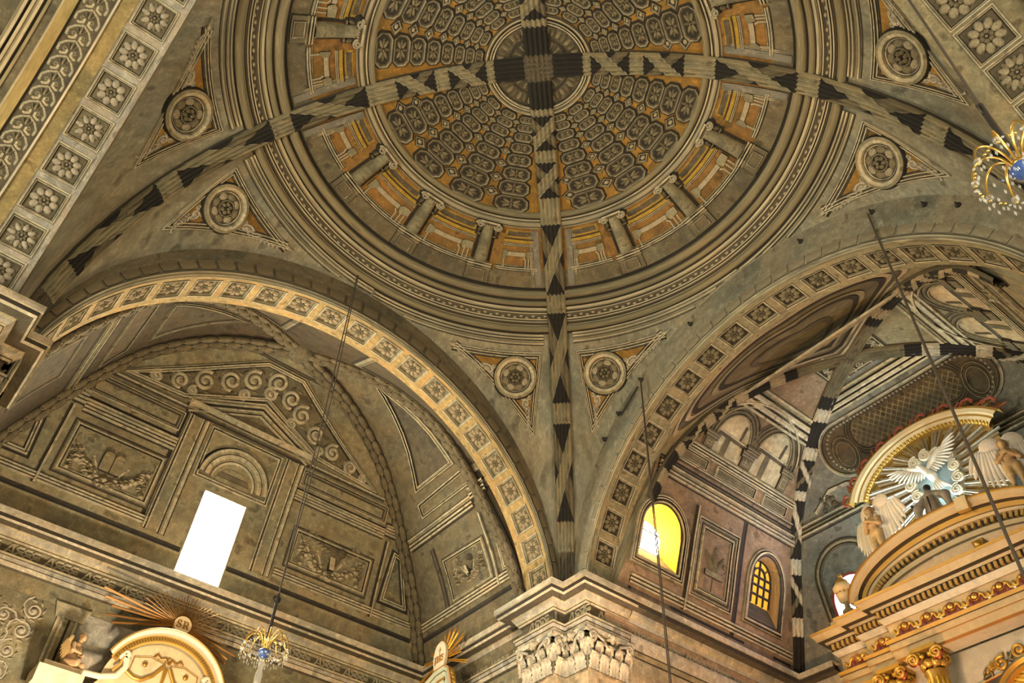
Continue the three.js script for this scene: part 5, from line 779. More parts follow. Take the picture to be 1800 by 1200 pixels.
// ---------------------------------------------------------------- high altar
const altar = group('high_altar', scene, thing('carved high altar with cream and gilt entablature under a broad segmental pediment', 'altar'));
altar.scale.setScalar(0.925); altar.position.set(-0.352, 0.12, 0.438);       // stands clear of the leaning end web
const ALTAR = (x, y, z) => [x * 0.925 - 0.352, y * 0.925 + 0.12, z * 0.925 + 0.438];
{
  const pl = (X) => (x, y, h) => [X - h, y, x], CR = COL.X, GD = COL.A;
  // entablature that steps forward three times
  const plan = [[10.7, -3.0], [10.35, -3.0], [10.35, -2.3], [10.15, -2.3], [10.15, -1.68], [9.95, -1.68], [9.95, 1.68], [10.15, 1.68], [10.15, 2.3], [10.35, 2.3], [10.35, 3.0], [10.7, 3.0]];
  const o = plan.slice(0, -1).flatMap((p, k) => seg(p, plan[k + 1], Math.max(1, Math.ceil(Math.hypot(plan[k + 1][0] - p[0], plan[k + 1][1] - p[1]) / 0.5))).slice(0, -1)).concat([plan[plan.length - 1]]);
  const prof = [[0, 10.36, CR], [0.38, 10.36, GD], [0.38, 10.31, CR], [0.36, 10.31, CR], [0.30, 10.19, COL.D], [0.20, 10.18, CR], [0.18, 10.13, COL.D], [0.13, 10.12, COL.D], [0.13, 9.99, COL.N], [0.12, 9.96, COL.N], [0.06, 9.88, COL.S], [0.05, 9.87, CR], [0.03, 9.86, CR], [0.03, 9.58, GD], [0.12, 9.57, GD], [0.11, 9.50, COL.D], [0.08, 9.495, CR], [0.08, 9.38, COL.R], [0.05, 9.375, CR], [0.05, 9.22, COL.R], [-0.04, 9.21, COL.N], [-0.4, 9.21, COL.N]];
  const en = new MB(); en.strip(PL, o, prof.map((q) => [q[0], q[1], q[2]])); en.build('altar_cornice', MAT.paint, altar);
  const dent = new MB(); dent.box(-0.028, 0.028, -0.052, 0.052, 0, 0.075, [0.36, 0.22, 0.06]); const dg = dent.geo();
  const dentRow = (x, z0, z1) => { const n = Math.round((z1 - z0) / 0.105); for (let k = 0; k < n; k++) { const d = mesh('dentil', dg, MAT.paint, altar); d.position.set(x - 0.12, 10.058, lerp(z0, z1, (k + 0.5) / n)); d.rotation.y = -Math.PI / 2; } };
  dentRow(9.95, -1.8, 1.8); dentRow(10.15, -2.42, -1.82); dentRow(10.35, -3.1, -2.44);
  // frieze: gilt garland waving over red cloth between rosettes
  const fz = (X, z0, z1, step) => { const n = Math.round((z1 - z0) / step), L = (z1 - z0) / n, S = pl(X - 0.03);
    for (let k = 0; k < n; k++) { const c = z0 + (k + 0.5) * L, rd = new MB(); for (const s of [-1, 1]) { rd.bump(S, c + s * L * 0.25, 9.665, L * 0.13, 0.085, 0, 0.03, COL.E, 0.002, 10, 2); } rd.fill(S, [[c - L * 0.5, 9.6], [c + L * 0.5, 9.6], [c + L * 0.5, 9.72], [c - L * 0.5, 9.72]], 0.003, COL.E); rd.build('red_drapery', MAT.paint, altar);
      const gd = new MB(); for (const s of [-1, 1]) gd.rod(S, [[c + s * L * 0.12, 9.73], [c + s * L * 0.2, 9.78], [c + s * L * 0.3, 9.75], [c + s * L * 0.36, 9.66], [c + s * L * 0.44, 9.65], [c + s * L * 0.5, 9.74]], 0.028, COL.A, false, 0.01); gd.bump(S, c, 9.74, 0.085, 0.085, 0, 0.06, COL.A, 0.005, 12, 3); gd.strip(S, circ(c, 9.74, 0.06, 0.06, 14), [[-0.012, 0.05, COL.E], [0.012, 0.05, COL.E]], true); gd.bump(S, c + L * 0.5, 9.635, L * 0.09, 0.05, 0, 0.03, COL.W, 0.006, 4, 2); gd.build('gilt_festoon', MAT.gilt, altar); } };
  fz(9.95, -1.6, 1.6, 0.46); fz(10.15, -2.22, -1.75, 0.46); fz(10.35, -2.95, -2.38, 0.46);
  // segmental pediment
  const PX = 9.95, S = pl(PX), el = (a, b, n = 60) => arcPts(0, 10.36, a, b, 180, 0, n);
  const pd = new MB(), bandP = [[1.0, 0.44, 'A'], [1.0, 0.40, 'A'], [0.985, 0.40, 'X'], [0.955, 0.36, 'X'], [0.93, 0.30, 'D'], [0.925, 0.2, 'A'], [0.88, 0.19, 'S'], [0.875, 0.16, 'X'], [0.85, 0.14, 'X'], [0.845, 0.06, 'D'], [0.79, 0.055, 'X'], [0.775, 0.10, 'X'], [0.74, 0.06, 'P'], [0.735, 0.0, 'S']];
  const R1 = (k) => [2.12 * lerp(0.77, 1, (k - 0.735) / 0.265), 0.98 * lerp(0.42, 1, (k - 0.735) / 0.265)], b0 = pd;
  for (let k = 0; k + 1 < bandP.length; k++) { const [ka, ha, c] = bandP[k], [kb, hb] = bandP[k + 1], A = R1(ka), Bb = R1(kb); pd.grid(64, 1, (u, v) => { const t = Math.PI * (1 - u), a = lerp(A[0], Bb[0], v), b = lerp(A[1], Bb[1], v); return S(a * Math.cos(t), 10.36 + b * Math.sin(t), lerp(ha, hb, v)); }, COL[c], (u, v) => [u * 2, v * 0.1]); }
  pd.grid(64, 1, (u, v) => { const t = Math.PI * (1 - u); return S(2.12 * Math.cos(t), 10.36 + 0.98 * Math.sin(t), lerp(0.44, -0.28, v)); }, CR, (u, v) => [u * 2, v * 0.2]);
  pd.build('pediment_arch', MAT.paint, altar);
  const ty = new MB(), Ri = R1(0.735); ty.fill(S, [[-Ri[0], 10.36], [Ri[0], 10.36], ...arcPts(0, 10.36, Ri[0], Ri[1], 0, 180, 30)], 0.0, [0.56, 0.41, 0.27]); ty.build('tympanum', MAT.paint, altar);
  const Rd = R1(0.82); for (let k = 0; k < 44; k++) { const t = Math.PI * (1 - (k + 0.5) / 44), d = mesh('dentil', dg, MAT.paint, altar); d.position.set(PX - 0.06, 10.36 + Rd[1] * Math.sin(t), Rd[0] * Math.cos(t)); d.rotation.set(0, -Math.PI / 2, 0); d.rotateZ(Math.atan2(Rd[1] * Math.cos(t), -Rd[0] * Math.sin(t)) + Math.PI); }
  { const ks = new MB(); ks.slab(S, [[0.33, 10.6], [0.55, 10.6], [0.5, 10.38], [0.38, 10.38]], 0, 0.2, COL.A, COL.S); ks.bump(S, 0.44, 10.5, 0.07, 0.09, 0, 0.08, COL.A, 0.2, 10, 3); ks.build('keystone_bracket', MAT.gilt, altar);
    const kb = new MB(); kb.slab(S, [[0.40, 11.08], [0.62, 11.05], [0.64, 11.33], [0.42, 11.35]], 0.36, 0.47, COL.C, COL.A); kb.build('pediment_block', MAT.paint, altar); }
  // stepped blocking course and pedestal beside the pediment
  const bl = new MB(); bl.box(10.0, 10.6, 10.36, 10.48, -2.35, -1.75, CR); bl.box(10.05, 10.5, 10.48, 10.62, -2.3, -1.85, CR); bl.box(10.1, 10.6, 10.36, 10.5, -2.95, -2.45, CR); bl.build('blocking_course', MAT.paint, altar);
  // columns with gilt capitals
  for (const [x, z] of [[9.98, -1.12], [10.22, -1.98], [9.98, 1.12], [10.22, 1.98], [10.42, -2.65]]) {
    const c = group('altar_column', altar), put = (n, pts, m, col) => { const g = new THREE.LatheGeometry(pts.map((p) => new THREE.Vector2(p[0], p[1])), 24), cc = new Float32Array(g.attributes.position.count * 3); for (let i = 0; i < cc.length; i += 3) cc.set(col, i); g.setAttribute('color', new THREE.BufferAttribute(cc, 3)); const o2 = mesh(n, g, m, c); o2.position.set(x, 0, z); };
    put('column_shaft', [[0.19, 5.2], [0.185, 6.5], [0.165, 8.45]], MAT.paint, COL.N); put('gilt_sleeve', [[0.175, 8.4], [0.19, 8.44], [0.175, 8.5], [0.17, 8.74], [0.2, 8.78], [0.18, 8.82]], MAT.gilt, COL.A);
    const fl = new MB(); for (let k = 0; k < 14; k++) { const a = k / 14 * 2 * Math.PI; fl.bump((u, v, h) => [x + (0.17 + h) * Math.cos(a + u / 0.17), 8.58 + v, z + (0.17 + h) * Math.sin(a + u / 0.17)], 0, 0, 0.026, 0.12, 0, 0.02, COL.Y, 0, 7, 2); } fl.build('gilt_flute', MAT.gilt, c);
    const cp = new MB(); cp.box(x - 0.24, x + 0.24, 9.14, 9.21, z - 0.24, z + 0.24, COL.A); for (let k = 0; k < 4; k++) { const a = Math.PI / 4 + k * Math.PI / 2, cx = Math.cos(a), cz = Math.sin(a); const T = (u, v, h) => [x + cx * (0.24 + u * 0.8) - cz * h, v, z + cz * (0.24 + u * 0.8) + cx * h]; for (const s of [-1, 1]) cp.rod((u, v, h) => T(u, v, s * h), spiral(0, 9.05, 0.1, 1.5, 1.6, 1, 18), 0.03, COL.A, false, 0.02); }
    for (let k = 0; k < 8; k++) { const a = k * Math.PI / 4; cp.bump((u, v, h) => [x + (0.17 + h) * Math.cos(a + u / 0.18), v, z + (0.17 + h) * Math.sin(a + u / 0.18)], 0, 8.92, 0.08, 0.1, Math.PI / 2, 0.07, COL.A, 0, 8, 3); cp.bump((u, v, h) => [x + (0.19 + h) * Math.cos(a + 0.39 + u / 0.18), v, z + (0.19 + h) * Math.sin(a + 0.39 + u / 0.18)], 0, 9.06, 0.045, 0.045, 0, 0.06, COL.Y, 0, 8, 2); }
    cp.build('gilt_capital', MAT.gilt, c);
    for (const s of [-1, 1]) { const v = new MB(), TS = (u, w, h) => [x - 0.2 - h, w, z + u]; v.rod(TS, spiral(s * 0.22, 9.03, 0.115, s > 0 ? 0 : Math.PI, 1.8, s, 24), 0.028, COL.A, false, 0.03); v.bump(TS, s * 0.22, 9.03, 0.12, 0.12, 0, 0.05, COL.E, 0, 14, 2); v.build('red_volute', MAT.gilt, c); }
  }
  // back panel, arched niche with gilt frame and ornaments
  const bp = new MB(), B = pl(10.5), zc = 0.3; const hole = arcPts(zc, 7.75, 0.82, 0.9, 0, 180, 24);
  bp.fill(B, [[-3.0, 5], [-0.52, 5], [-0.52, 7.75], ...hole.slice().reverse().slice(1, -1), [1.12, 7.75], [1.12, 5], [3, 5], [3, 9.25], [-3, 9.25]], 0, COL.N.map((v) => v * 0.9)); bp.build('back_panel', MAT.paint, altar);
  const nf = new MB(); nf.strip(B, [[1.12, 5], [1.12, 7.75], ...hole, [-0.52, 7.75], [-0.52, 5]], [[-0.17, 0.0, COL.A], [-0.15, 0.09, COL.P], [-0.1, 0.12, COL.A], [-0.05, 0.07, COL.P], [0.0, 0.1, COL.A], [0.02, 0.0, COL.A]]); nf.build('niche_frame', MAT.gilt, altar);
  const nb = new MB(); nb.fill(pl(11.0), [[-1, 5], [1.6, 5], [1.6, 9], [-1, 9]], 0, COL.K); nb.build('niche_back', MAT.paint, altar);
  { const t = new MB(), q = [[-0.86, 8.55], [-0.72, 8.05], [-0.28, 8.62]]; t.slab(B, q, 0, 0.03, COL.D, COL.D); t.strip(B, q, [[0, 0.03, COL.E], [0.01, 0.05, COL.A], [0.04, 0.05, COL.E]].map((v) => [-v[0], v[1], v[2]]), true); for (let k = 0; k < 12; k++) t.bump(B, -0.66 + (rnd() - 0.5) * 0.2, 8.42 + (rnd() - 0.5) * 0.2, 0.04, 0.03, rnd() * 3, 0.03, COL.A, 0.02, 6, 2); t.build('spandrel_ornament', MAT.paint, altar); }
  const lo2 = new MB(); for (let k = 0; k < 34; k++) { const t = rnd(), x = lerp(-0.55, 0.8, t), y = 8.72 + 0.16 * Math.sin(t * 3.1) + (rnd() - 0.5) * 0.14; lo2.bump(B, x, y, 0.1, 0.04, rnd() * 6, 0.06, k % 3 ? COL.A : COL.P, 0.01, 8, 2, 0.4); } for (const [x, y, d] of [[-0.2, 8.8, 1], [0.15, 8.92, -1], [0.5, 8.88, 1]]) lo2.rod(B, spiral(x, y, 0.13, d, 1.4, d, 16), 0.03, COL.A, false, 0.04); lo2.build('gilt_leafwork', MAT.gilt, altar);
}
{ // curtains in the niche
  const c = group('niche_curtain', scene, thing('red and gold curtain drawn across the arched niche of the high altar', 'curtain')); c.position.set(...ALTAR(10.72, 0, 0.3)); c.scale.setScalar(0.925);
  const mk = (name, z0, z1, y0, y1, amp, n, mat, col) => { const mb = new MB(); mb.grid(60, 16, (u, v) => [amp * Math.sin(u * n * 2 * Math.PI) * (0.5 + 0.5 * (1 - v)), lerp(y0, y1, v) - (v < 1 ? 0 : 0), lerp(z0, z1, u) + 0.1 * (1 - v) * (u - 0.5) * -1], col, (u, v) => [u, v]); mb.build(name, mat, c); };
  mk('red_drape', -0.7, 0.7, 5.2, 9.05, 0.05, 8, MAT.cloth, [1, 1, 1]); const gold = std({ vertexColors: true, roughness: 0.45, metalness: 0.3 }); mk('gold_drape', -0.9, -0.6, 5.2, 9.0, 0.05, 3, gold, [0.62, 0.4, 0.06]);
  const sw = new MB(); for (let k = 0; k < 6; k++) { const pts = []; for (let j = 0; j <= 14; j++) { const t = j / 14; pts.push([lerp(-0.75, 0.75, t), 8.92 - k * 0.05 - (0.25 + k * 0.03) * Math.sin(t * Math.PI)]); } sw.rod((x, y, h) => [-0.1 - h, y, x], pts, 0.045, k % 2 ? [0.66, 0.45, 0.08] : [0.5, 0.3, 0.04]); } sw.build('gold_swag', gold, c);
}
// gloria: dove in a disc of rays under a gilt arched frame
{
  const g = group('dove_sunburst', scene, thing('sunburst of white and gold rays round a white dove, under an arched gilt frame', 'sunburst')); g.position.set(9.475, 11.853, 0.274); g.scale.setScalar(0.945);
  const S = (x, y, h) => [-h, y, x], disc = new MB();
  const bk = new MB(); bk.fill(S, [...arcPts(0, -0.12, 1.66, 1.27, 34, 160, 40), ...arcPts(0, -0.12, 1.46, 1.3, 166, 386, 50)], -0.06, [0.42, 0.3, 0.11]); bk.build('backing_board', MAT.paint, g);
  disc.bump(S, 0.02, 0.0, 0.5, 0.62, 0, 0.05, [0.36, 0.50, 0.58], 0, 40, 3); disc.build('sky_disc', MAT.paint, g);
  for (let k = 0; k < 26; k++) {
    const a0 = (k + 0.5) / 26 * 2 * Math.PI, w = 0.075;
    for (let j = -1; j <= 2; j++) {
      const a = a0 + j * 0.06, gold = j === 2, r0x = 0.46, r0y = 0.58, kk = (k % 2 ? 0.98 : 0.9) * (1 - 0.06 * Math.abs(j)), ex = 1.62 * kk, ey = (Math.sin(a) > 0 ? 1.16 : 1.35) * kk;
      const A = [r0x * Math.cos(a), r0y * Math.sin(a)], Bq = [ex * Math.cos(a), ey * Math.sin(a)], mb = new MB(); mb.strip(S, [A, [lerp(A[0], Bq[0], 0.5), lerp(A[1], Bq[1], 0.5)], Bq], [[-0.011, -0.02, gold ? COL.A : COL.N], [0, 0.03 + 0.02 * (j === 0), gold ? COL.A : [0.8, 0.84, 0.86]], [0.010, -0.02, gold ? COL.A : COL.N]]); mb.build(gold ? 'gold_ray' : 'white_ray', gold ? MAT.gilt : MAT.paint, g);
    }
  }
  for (const [x, y] of [[-0.49, 0.1], [-0.43, -0.18], [-0.27, 0.55], [-0.02, 0.6], [0.2, 0.51], [0.45, 0.08], [0.44, -0.19], [0.33, -0.42], [0.42, 0.33]]) { const c = new MB(); c.rod(S, spiral(x, y, 0.125, 1, 2.2, 1, 30), 0.03, [0.74, 0.7, 0.6], false, 0.06); c.bump(S, x, y, 0.14, 0.14, 0, 0.07, [0.6, 0.52, 0.36], 0, 14, 3); c.build('cloud_scroll', MAT.paint, g); }
  // frame and cresting
  const fr = new MB(), P = [[1.13, -0.04, 'A'], [1.13, 0.16, 'A'], [1.09, 0.19, 'C'], [1.04, 0.17, 'C'], [1.02, 0.12, 'A'], [0.99, 0.13, 'C'], [0.95, 0.1, 'A'], [0.91, 0.05, 'A'], [0.9, -0.04, 'A']];
  for (let k = 0; k + 1 < P.length; k++) fr.grid(50, 1, (u, v) => { const t = lerp(162, 32, u) * D2R, q = lerp(P[k][0], P[k + 1][0], v); return S(1.72 * q * Math.cos(t), -0.12 + 1.3 * q * Math.sin(t), lerp(P[k][1], P[k + 1][1], v)); }, COL[P[k][2]], (u, v) => [u * 2, v]); fr.build('arched_frame', MAT.paint, g);
  const eg = new MB(); for (let k = 0; k < 42; k++) { const t = lerp(160, 34, k / 41) * D2R; eg.bump(S, 1.72 * 0.93 * Math.cos(t), -0.12 + 1.3 * 0.93 * Math.sin(t), 0.05, 0.03, t, 0.05, COL.A, 0.06, 7, 2); } eg.build('gilt_leaf_edge', MAT.gilt, g);
  for (let k = 0; k < 9; k++) { const t = lerp(160, 36, (k + 0.5) / 9) * D2R, cx = 1.72 * 1.23 * Math.cos(t), cy = -0.12 + 1.3 * 1.23 * Math.sin(t), red = new MB(), gl = new MB(), T = turned((x, y, h) => S(x, y, h), cx, cy, t - Math.PI / 2, 0.26); red.rod(T, [[-0.75, -0.35], [-0.7, 0.15], [-0.35, 0.42], [0.05, 0.3], [0.12, 0.0]], 0.12, [0.36, 0.09, 0.06], false, 0); red.rod(T, [[0.1, -0.3], [0.45, -0.25], [0.75, 0.0], [0.95, 0.3]], 0.1, [0.36, 0.09, 0.06], false, 0); for (let j = 0; j < 7; j++) gl.bump(T, -0.6 + j * 0.26, -0.15 + 0.2 * Math.sin(j * 1.7), 0.24, 0.09, 0.5 + j * 0.9, 0.14, [0.34, 0.2, 0.04], 0, 7, 2, 0.4); red.build('red_crest_scroll', MAT.paint, g); gl.build('gilt_crest_leaf', MAT.gilt, g); }
  // dove, seen from below with spread wings
  const dv = group('dove', g); dv.position.set(-0.16, 0.12, -0.02); dv.scale.setScalar(0.9);
  const bw = [0.85, 0.85, 0.84]; mesh('dove_body', bodyGeo([[[0, 0.12, -0.1], [0, -0.12, 0.04], 0.075, 0.1, bw], [[0, -0.12, 0.04], [0, -0.36, 0.14], 0.1, 0.05, bw], [[0, 0.12, -0.1], [-0.02, 0.2, -0.14], 0.06, 0.045, bw], [[-0.02, 0.22, -0.15], [-0.03, 0.24, -0.17], 0.05, 0.045, bw], [[-0.05, 0.22, -0.2], [-0.06, 0.2, -0.24], 0.014, 0.006, COL.A]], 0.02, 40), MAT.paint, dv);
  for (const s of [-1, 1]) { const wg = group('dove_wing', dv), ang = s < 0 ? Math.PI - 0.5 : 0.72, c = Math.cos(ang), n = Math.sin(ang), fl = s < 0 ? -1 : 1; const W = (x, y, h) => { const u = x * c - fl * y * n, v = x * n + fl * y * c; return [-h - 0.02, v + 0.05, u]; };
    const cv = new MB(); cv.bump(W, 0.28, 0.02, 0.32, 0.075, 0.0, 0.05, bw, 0, 12, 3); cv.build('wing_coverts', MAT.paint, wg);
    for (let k = 0; k < 12; k++) { const f = new MB(), t = k / 11, x0 = lerp(0.08, 0.66, t), a = lerp(-1.7, -0.35, t ** 1.5), L = lerp(0.2, 0.36, Math.sin(t * 2.2)); f.bump(W, x0 + Math.cos(a) * L * 0.5, -0.02 + Math.sin(a) * L * 0.5, L * 0.55, 0.034, a, 0.022, k % 2 ? bw : [0.7, 0.7, 0.7], 0.003 * k, 9, 2, 0.1); f.build('feather', MAT.paint, wg); } }
  const tl = new MB(); for (let k = -3; k <= 3; k++) tl.bump((x, y, h) => [-h - 0.06, y, x], 0.16 + k * 0.045, -0.42 - 0.01 * k * k, 0.16, 0.035, -1.2 + k * 0.1, 0.02, bw, 0.01, 8, 2); tl.build('dove_tail', MAT.paint, dv);
  // tube lamp hidden behind the pediment, lighting the rays
  const tb = group('tube_lamp', scene, thing('fluorescent tube behind the pediment lighting the dove sunburst', 'lamp')); tb.position.set(9.27, 10.35, 0.4); const tg = new THREE.CylinderGeometry(0.02, 0.02, 1.2, 12); tg.rotateX(Math.PI / 2); mesh('tube', tg, new THREE.MeshStandardMaterial({ color: C3([0.9, 0.95, 0.95]), emissive: C3(LIGHT.gloriaTube[0]), emissiveIntensity: 3 }), tb); const bt = new MB(); bt.box(-0.1, -0.03, -0.03, 0.03, -0.65, 0.65, COL.W); bt.build('batten', MAT.paint, tb);
  areaLight(C3(LIGHT.gloriaTube[0]), LIGHT.gloriaTube[1], 1.2, 0.12, [9.25, 10.42, 0.4], [9.42, 12.3, 0.3]);
}
// statues on the altar
angel('angel_statue', thing('praying angel statue with white wings on the left shoulder of the altar pediment', 'statue', 'angels on the altar pediment'), ALTAR(9.75, 11.1, -1.3), -Math.PI / 2 - 0.3, 0.92, 'stand');
angel('angel_statue', thing('angel statue with white wings at the right end of the altar pediment', 'statue', 'angels on the altar pediment'), ALTAR(9.72, 11.14, 1.5), -Math.PI / 2 + 0.35, 0.86, 'stand');
{
  const o = group('saint_statue', scene, thing('grey robed saint statue with a black face standing on the altar pediment', 'statue')); o.position.set(...ALTAR(9.9, 11.34, -0.12)); o.rotation.y = -Math.PI / 2; o.scale.setScalar(0.72);
  const rb = [0.26, 0.22, 0.18], bk = [0.02, 0.017, 0.015];
  mesh('body', bodyGeo([[[0, 0.05, 0], [0, 0.45, 0], 0.25, 0.17, rb], [[0, 0.45, 0], [0, 0.72, 0], 0.17, 0.15, rb], [[-0.13, 0.72, 0], [0.13, 0.72, 0], 0.09, 0.09, rb], [[-0.16, 0.72, 0], [-0.36, 0.5, 0.06], 0.085, 0.11, rb], [[-0.36, 0.5, 0.06], [-0.42, 0.2, 0.08], 0.11, 0.07, rb], [[0.16, 0.72, 0], [0.38, 0.56, 0.05], 0.085, 0.11, rb], [[0.38, 0.56, 0.05], [0.42, 0.2, 0.06], 0.11, 0.06, rb], [[0, 0.78, 0], [0, 0.84, 0.02], 0.05, 0.05, bk], [[0, 0.9, 0.03], [0, 0.97, 0.01], 0.075, 0.09, bk], [[0, 0.92, 0.11], [0, 0.9, 0.125], 0.016, 0.014, bk], [[-0.43, 0.52, 0.12], [-0.46, 0.6, 0.14], 0.035, 0.03, bk]], 0.018, 56), MAT.paint, o);
  const f = new MB(); for (const s of [-1, 0, 1]) f.strip((x, y, h) => [x, y, 0.19 + h], [[s * 0.1, 0.62], [s * 0.16, 0.05]], [[-0.02, 0, rb], [0, 0.04, s ? rb : bk], [0.02, 0, rb]]); f.build('robe_fold', MAT.paint, o);
}
{
  const u = group('urn_finial', scene, thing('cream and gilt urn finial on the left end of the altar entablature', 'urn')); u.position.set(...ALTAR(10.12, 10.52, -2.5)); u.scale.setScalar(0.92);
  const put = (n, pts, mat, c) => { const g = new THREE.LatheGeometry(pts.map((p) => new THREE.Vector2(p[0], p[1])), 28), cc = new Float32Array(g.attributes.position.count * 3); for (let i = 0; i < cc.length; i += 3) cc.set(c, i); g.setAttribute('color', new THREE.BufferAttribute(cc, 3)); mesh(n, g, mat, u); };
  put('urn_foot', [[0, 0], [0.12, 0], [0.12, 0.06], [0.06, 0.12], [0.05, 0.2], [0.07, 0.24]], MAT.paint, COL.P); put('urn_bowl', [[0.06, 0.24], [0.13, 0.28], [0.15, 0.36], [0.16, 0.4], [0.14, 0.44], [0.15, 0.47], [0.19, 0.5], [0.2, 0.56], [0.16, 0.62], [0.12, 0.64]], MAT.paint, COL.C); put('urn_lid', [[0.14, 0.63], [0.12, 0.7], [0.08, 0.74], [0.03, 0.77], [0.04, 0.8], [0.05, 0.83], [0.03, 0.87], [0, 0.88]], MAT.gilt, COL.A);
  const b = new MB(); for (let k = 0; k < 12; k++) { const a = k / 12 * 2 * Math.PI; b.bump((x, y, h) => [(0.14 + h) * Math.cos(a + x * 6), 0.42 + y, (0.14 + h) * Math.sin(a + x * 6)], 0, 0, 0.03, 0.03, 0, 0.03, COL.A, 0, 7, 2); } b.build('urn_beading', MAT.gilt, u);
}

// ---------------------------------------------------------------- side altars of the transept
const font = await new FontLoader().loadAsync('fonts/droid/droid_serif_bold.typeface.json');
function lettering(text, size, col) { const g = new TextGeometry(text, { font, size, depth: 0.012, curveSegments: 6, bevelEnabled: false }); g.computeBoundingBox(); const b = g.boundingBox; g.translate(-(b.max.x + b.min.x) / 2, -(b.max.y + b.min.y) / 2, 0); const c = new Float32Array(g.attributes.position.count * 3); for (let i = 0; i < c.length; i += 3) c.set(col, i); g.setAttribute('color', new THREE.BufferAttribute(c, 3)); return g; }
{
  const g = group('side_altar', scene, thing('cream side altar with gilt festoons under a round pediment and a sunburst lettered SR', 'altar')), Z = -9.02, S = (x, y, h) => [x, y, Z + h], cx = -0.42, cy = 7.75;
  const bd = new MB(); bd.fill(S, [[cx - 1.6, 6.4], [cx + 1.6, 6.4], [cx + 1.1, 7.6], ...arcPts(cx, cy, 0.98, 0.98, 0, 180, 40), [cx - 1.1, 7.6]], -0.02, COL.C.map((v) => v * 1.05)); bd.build('tympanum', MAT.paint, g);
  const pd = new MB(), prof = [[0, -0.05, COL.A], [0, 0.2, COL.A], [-0.025, 0.22, COL.A], [-0.03, 0.2, COL.W], [-0.085, 0.17, COL.N], [-0.09, 0.1, COL.A], [-0.12, 0.08, COL.R], [-0.19, 0.07, COL.A], [-0.21, 0.03, COL.P], [-0.23, 0.0, COL.C]]; pd.strip(S, arcPts(cx, cy, 1.1, 1.1, 158, 5, 60), prof.map((q) => [q[0], q[1], q[2]])); pd.build('pediment_arch', MAT.paint, g);
  const dg = new MB(); dg.box(-0.017, 0.017, -0.03, 0.03, 0, 0.035, COL.A); const geo = dg.geo(); for (let k = 0; k < 52; k++) { const a = lerp(156, 8, k / 51) * D2R, d = mesh('dentil', geo, MAT.gilt, g); d.position.set(cx + 0.945 * Math.cos(a), cy + 0.945 * Math.sin(a), Z + 0.07); d.rotation.z = a - Math.PI / 2; }
  for (const s of [-1, 1]) {
    const v = new MB(); v.rod(S, [...spiral(cx + s * 0.72, cy + 0.5, 0.08, s > 0 ? 0 : Math.PI, 1.1, -s, 12).reverse(), [cx + s * 0.66, cy + 0.42], [cx + s * 0.66, cy + 0.28], [cx + s * 0.76, cy + 0.12], [cx + s * 1.0, cy + 0.04], [cx + s * 1.3, cy + 0.02]], 0.05, COL.W, false, 0.04); v.rod(S, [[cx + s * 0.74, cy + 0.44], [cx + s * 0.76, cy + 0.3], [cx + s * 0.85, cy + 0.17]], 0.022, COL.A, false, 0.07); v.build('volute', MAT.paint, g);
    const lobe = [[cx + s * 0.56, cy + 0.52], [cx + s * 0.30, cy + 0.6], [cx + s * 0.06, cy + 0.56]]; const ln = new MB(); ln.strip(S, lobe, [[-0.008, 0.008, COL.A], [0.008, 0.008, COL.A]]); ln.strip(S, [[cx + s * 0.56, cy + 0.52], [cx + s * 0.57, cy + 0.3]], [[-0.008, 0.008, COL.A], [0.008, 0.008, COL.A]]); ln.build('gilt_line', MAT.gilt, g);
    const sw = new MB(); sw.rod(S, [[cx + s * 0.62, cy + 0.27], [cx + s * 0.48, cy + 0.2], [cx + s * 0.34, cy + 0.2], [cx + s * 0.18, cy + 0.32], [cx + s * 0.05, cy + 0.52]], 0.032, COL.A); sw.build('gilt_festoon', MAT.gilt, g);
    const ds = new MB(); ds.bump(S, cx + s * 0.36, cy + 0.46, 0.045, 0.045, 0, 0.03, COL.R, 0, 16, 3); ds.build('gilt_boss', MAT.gilt, g);
    const dr = new MB(); dr.rod(S, [[cx + s * 0.02, cy + 0.5], [cx + s * 0.0, cy + 0.1], [cx - s * 0.1 + 0.1, cy - 0.3]], 0.02, COL.A); dr.build('gilt_drop', MAT.gilt, g);
  }
  const bow = new MB(); for (const s of [-1, 1]) bow.rod(S, [[cx, cy + 0.58], [cx + s * 0.06, cy + 0.66], [cx + s * 0.14, cy + 0.62], [cx + s * 0.2, cy + 0.68], [cx + s * 0.26, cy + 0.62]], 0.018, COL.R); bow.rod(S, circ(cx, cy + 0.62, 0.045, 0.05, 12), 0.016, COL.R, true); bow.build('gilt_bow', MAT.gilt, g);
  for (const s of [-1, 1]) { const bx = new MB(), x = cx + s * 1.6; bx.box(x - 0.35, x + 0.35, 7.35, 7.62, Z - 0.2, Z + 0.3, COL.W); bx.box(x - 0.28, x + 0.28, 7.62, 7.72, Z - 0.2, Z + 0.22, COL.C); bx.build('side_block', MAT.paint, g); }
  // sunburst of thin gilt rods round the roundel
  const rx = cx + 0.02, ry = 9.02, GB = [0.24, 0.12, 0.03];
  for (let k = 0; k < 40; k++) {
    const a = lerp(196, -34, k / 39) * D2R + (rnd() - 0.5) * 0.03, flat = Math.pow(Math.abs(Math.cos(a)), 3), big = a > 170 * D2R || a < -8 * D2R, L = (0.46 + 0.12 * rnd()) + flat * (big ? (Math.cos(a) < 0 ? 1.0 : 0.75) : 0.35) * (0.7 + 0.3 * rnd()), w = big ? 0.022 : 0.009, r = new MB(); r.strip(S, [[rx + 0.1 * Math.cos(a), ry + 0.1 * Math.sin(a)], [rx + L * Math.cos(a), ry + L * Math.sin(a)]], [[-w, 0.03, GB], [0, 0.03 + w * 1.2, jit(GB, 0.25)], [w, 0.03, GB]]); r.build('sun_ray', MAT.gilt, g);
  }
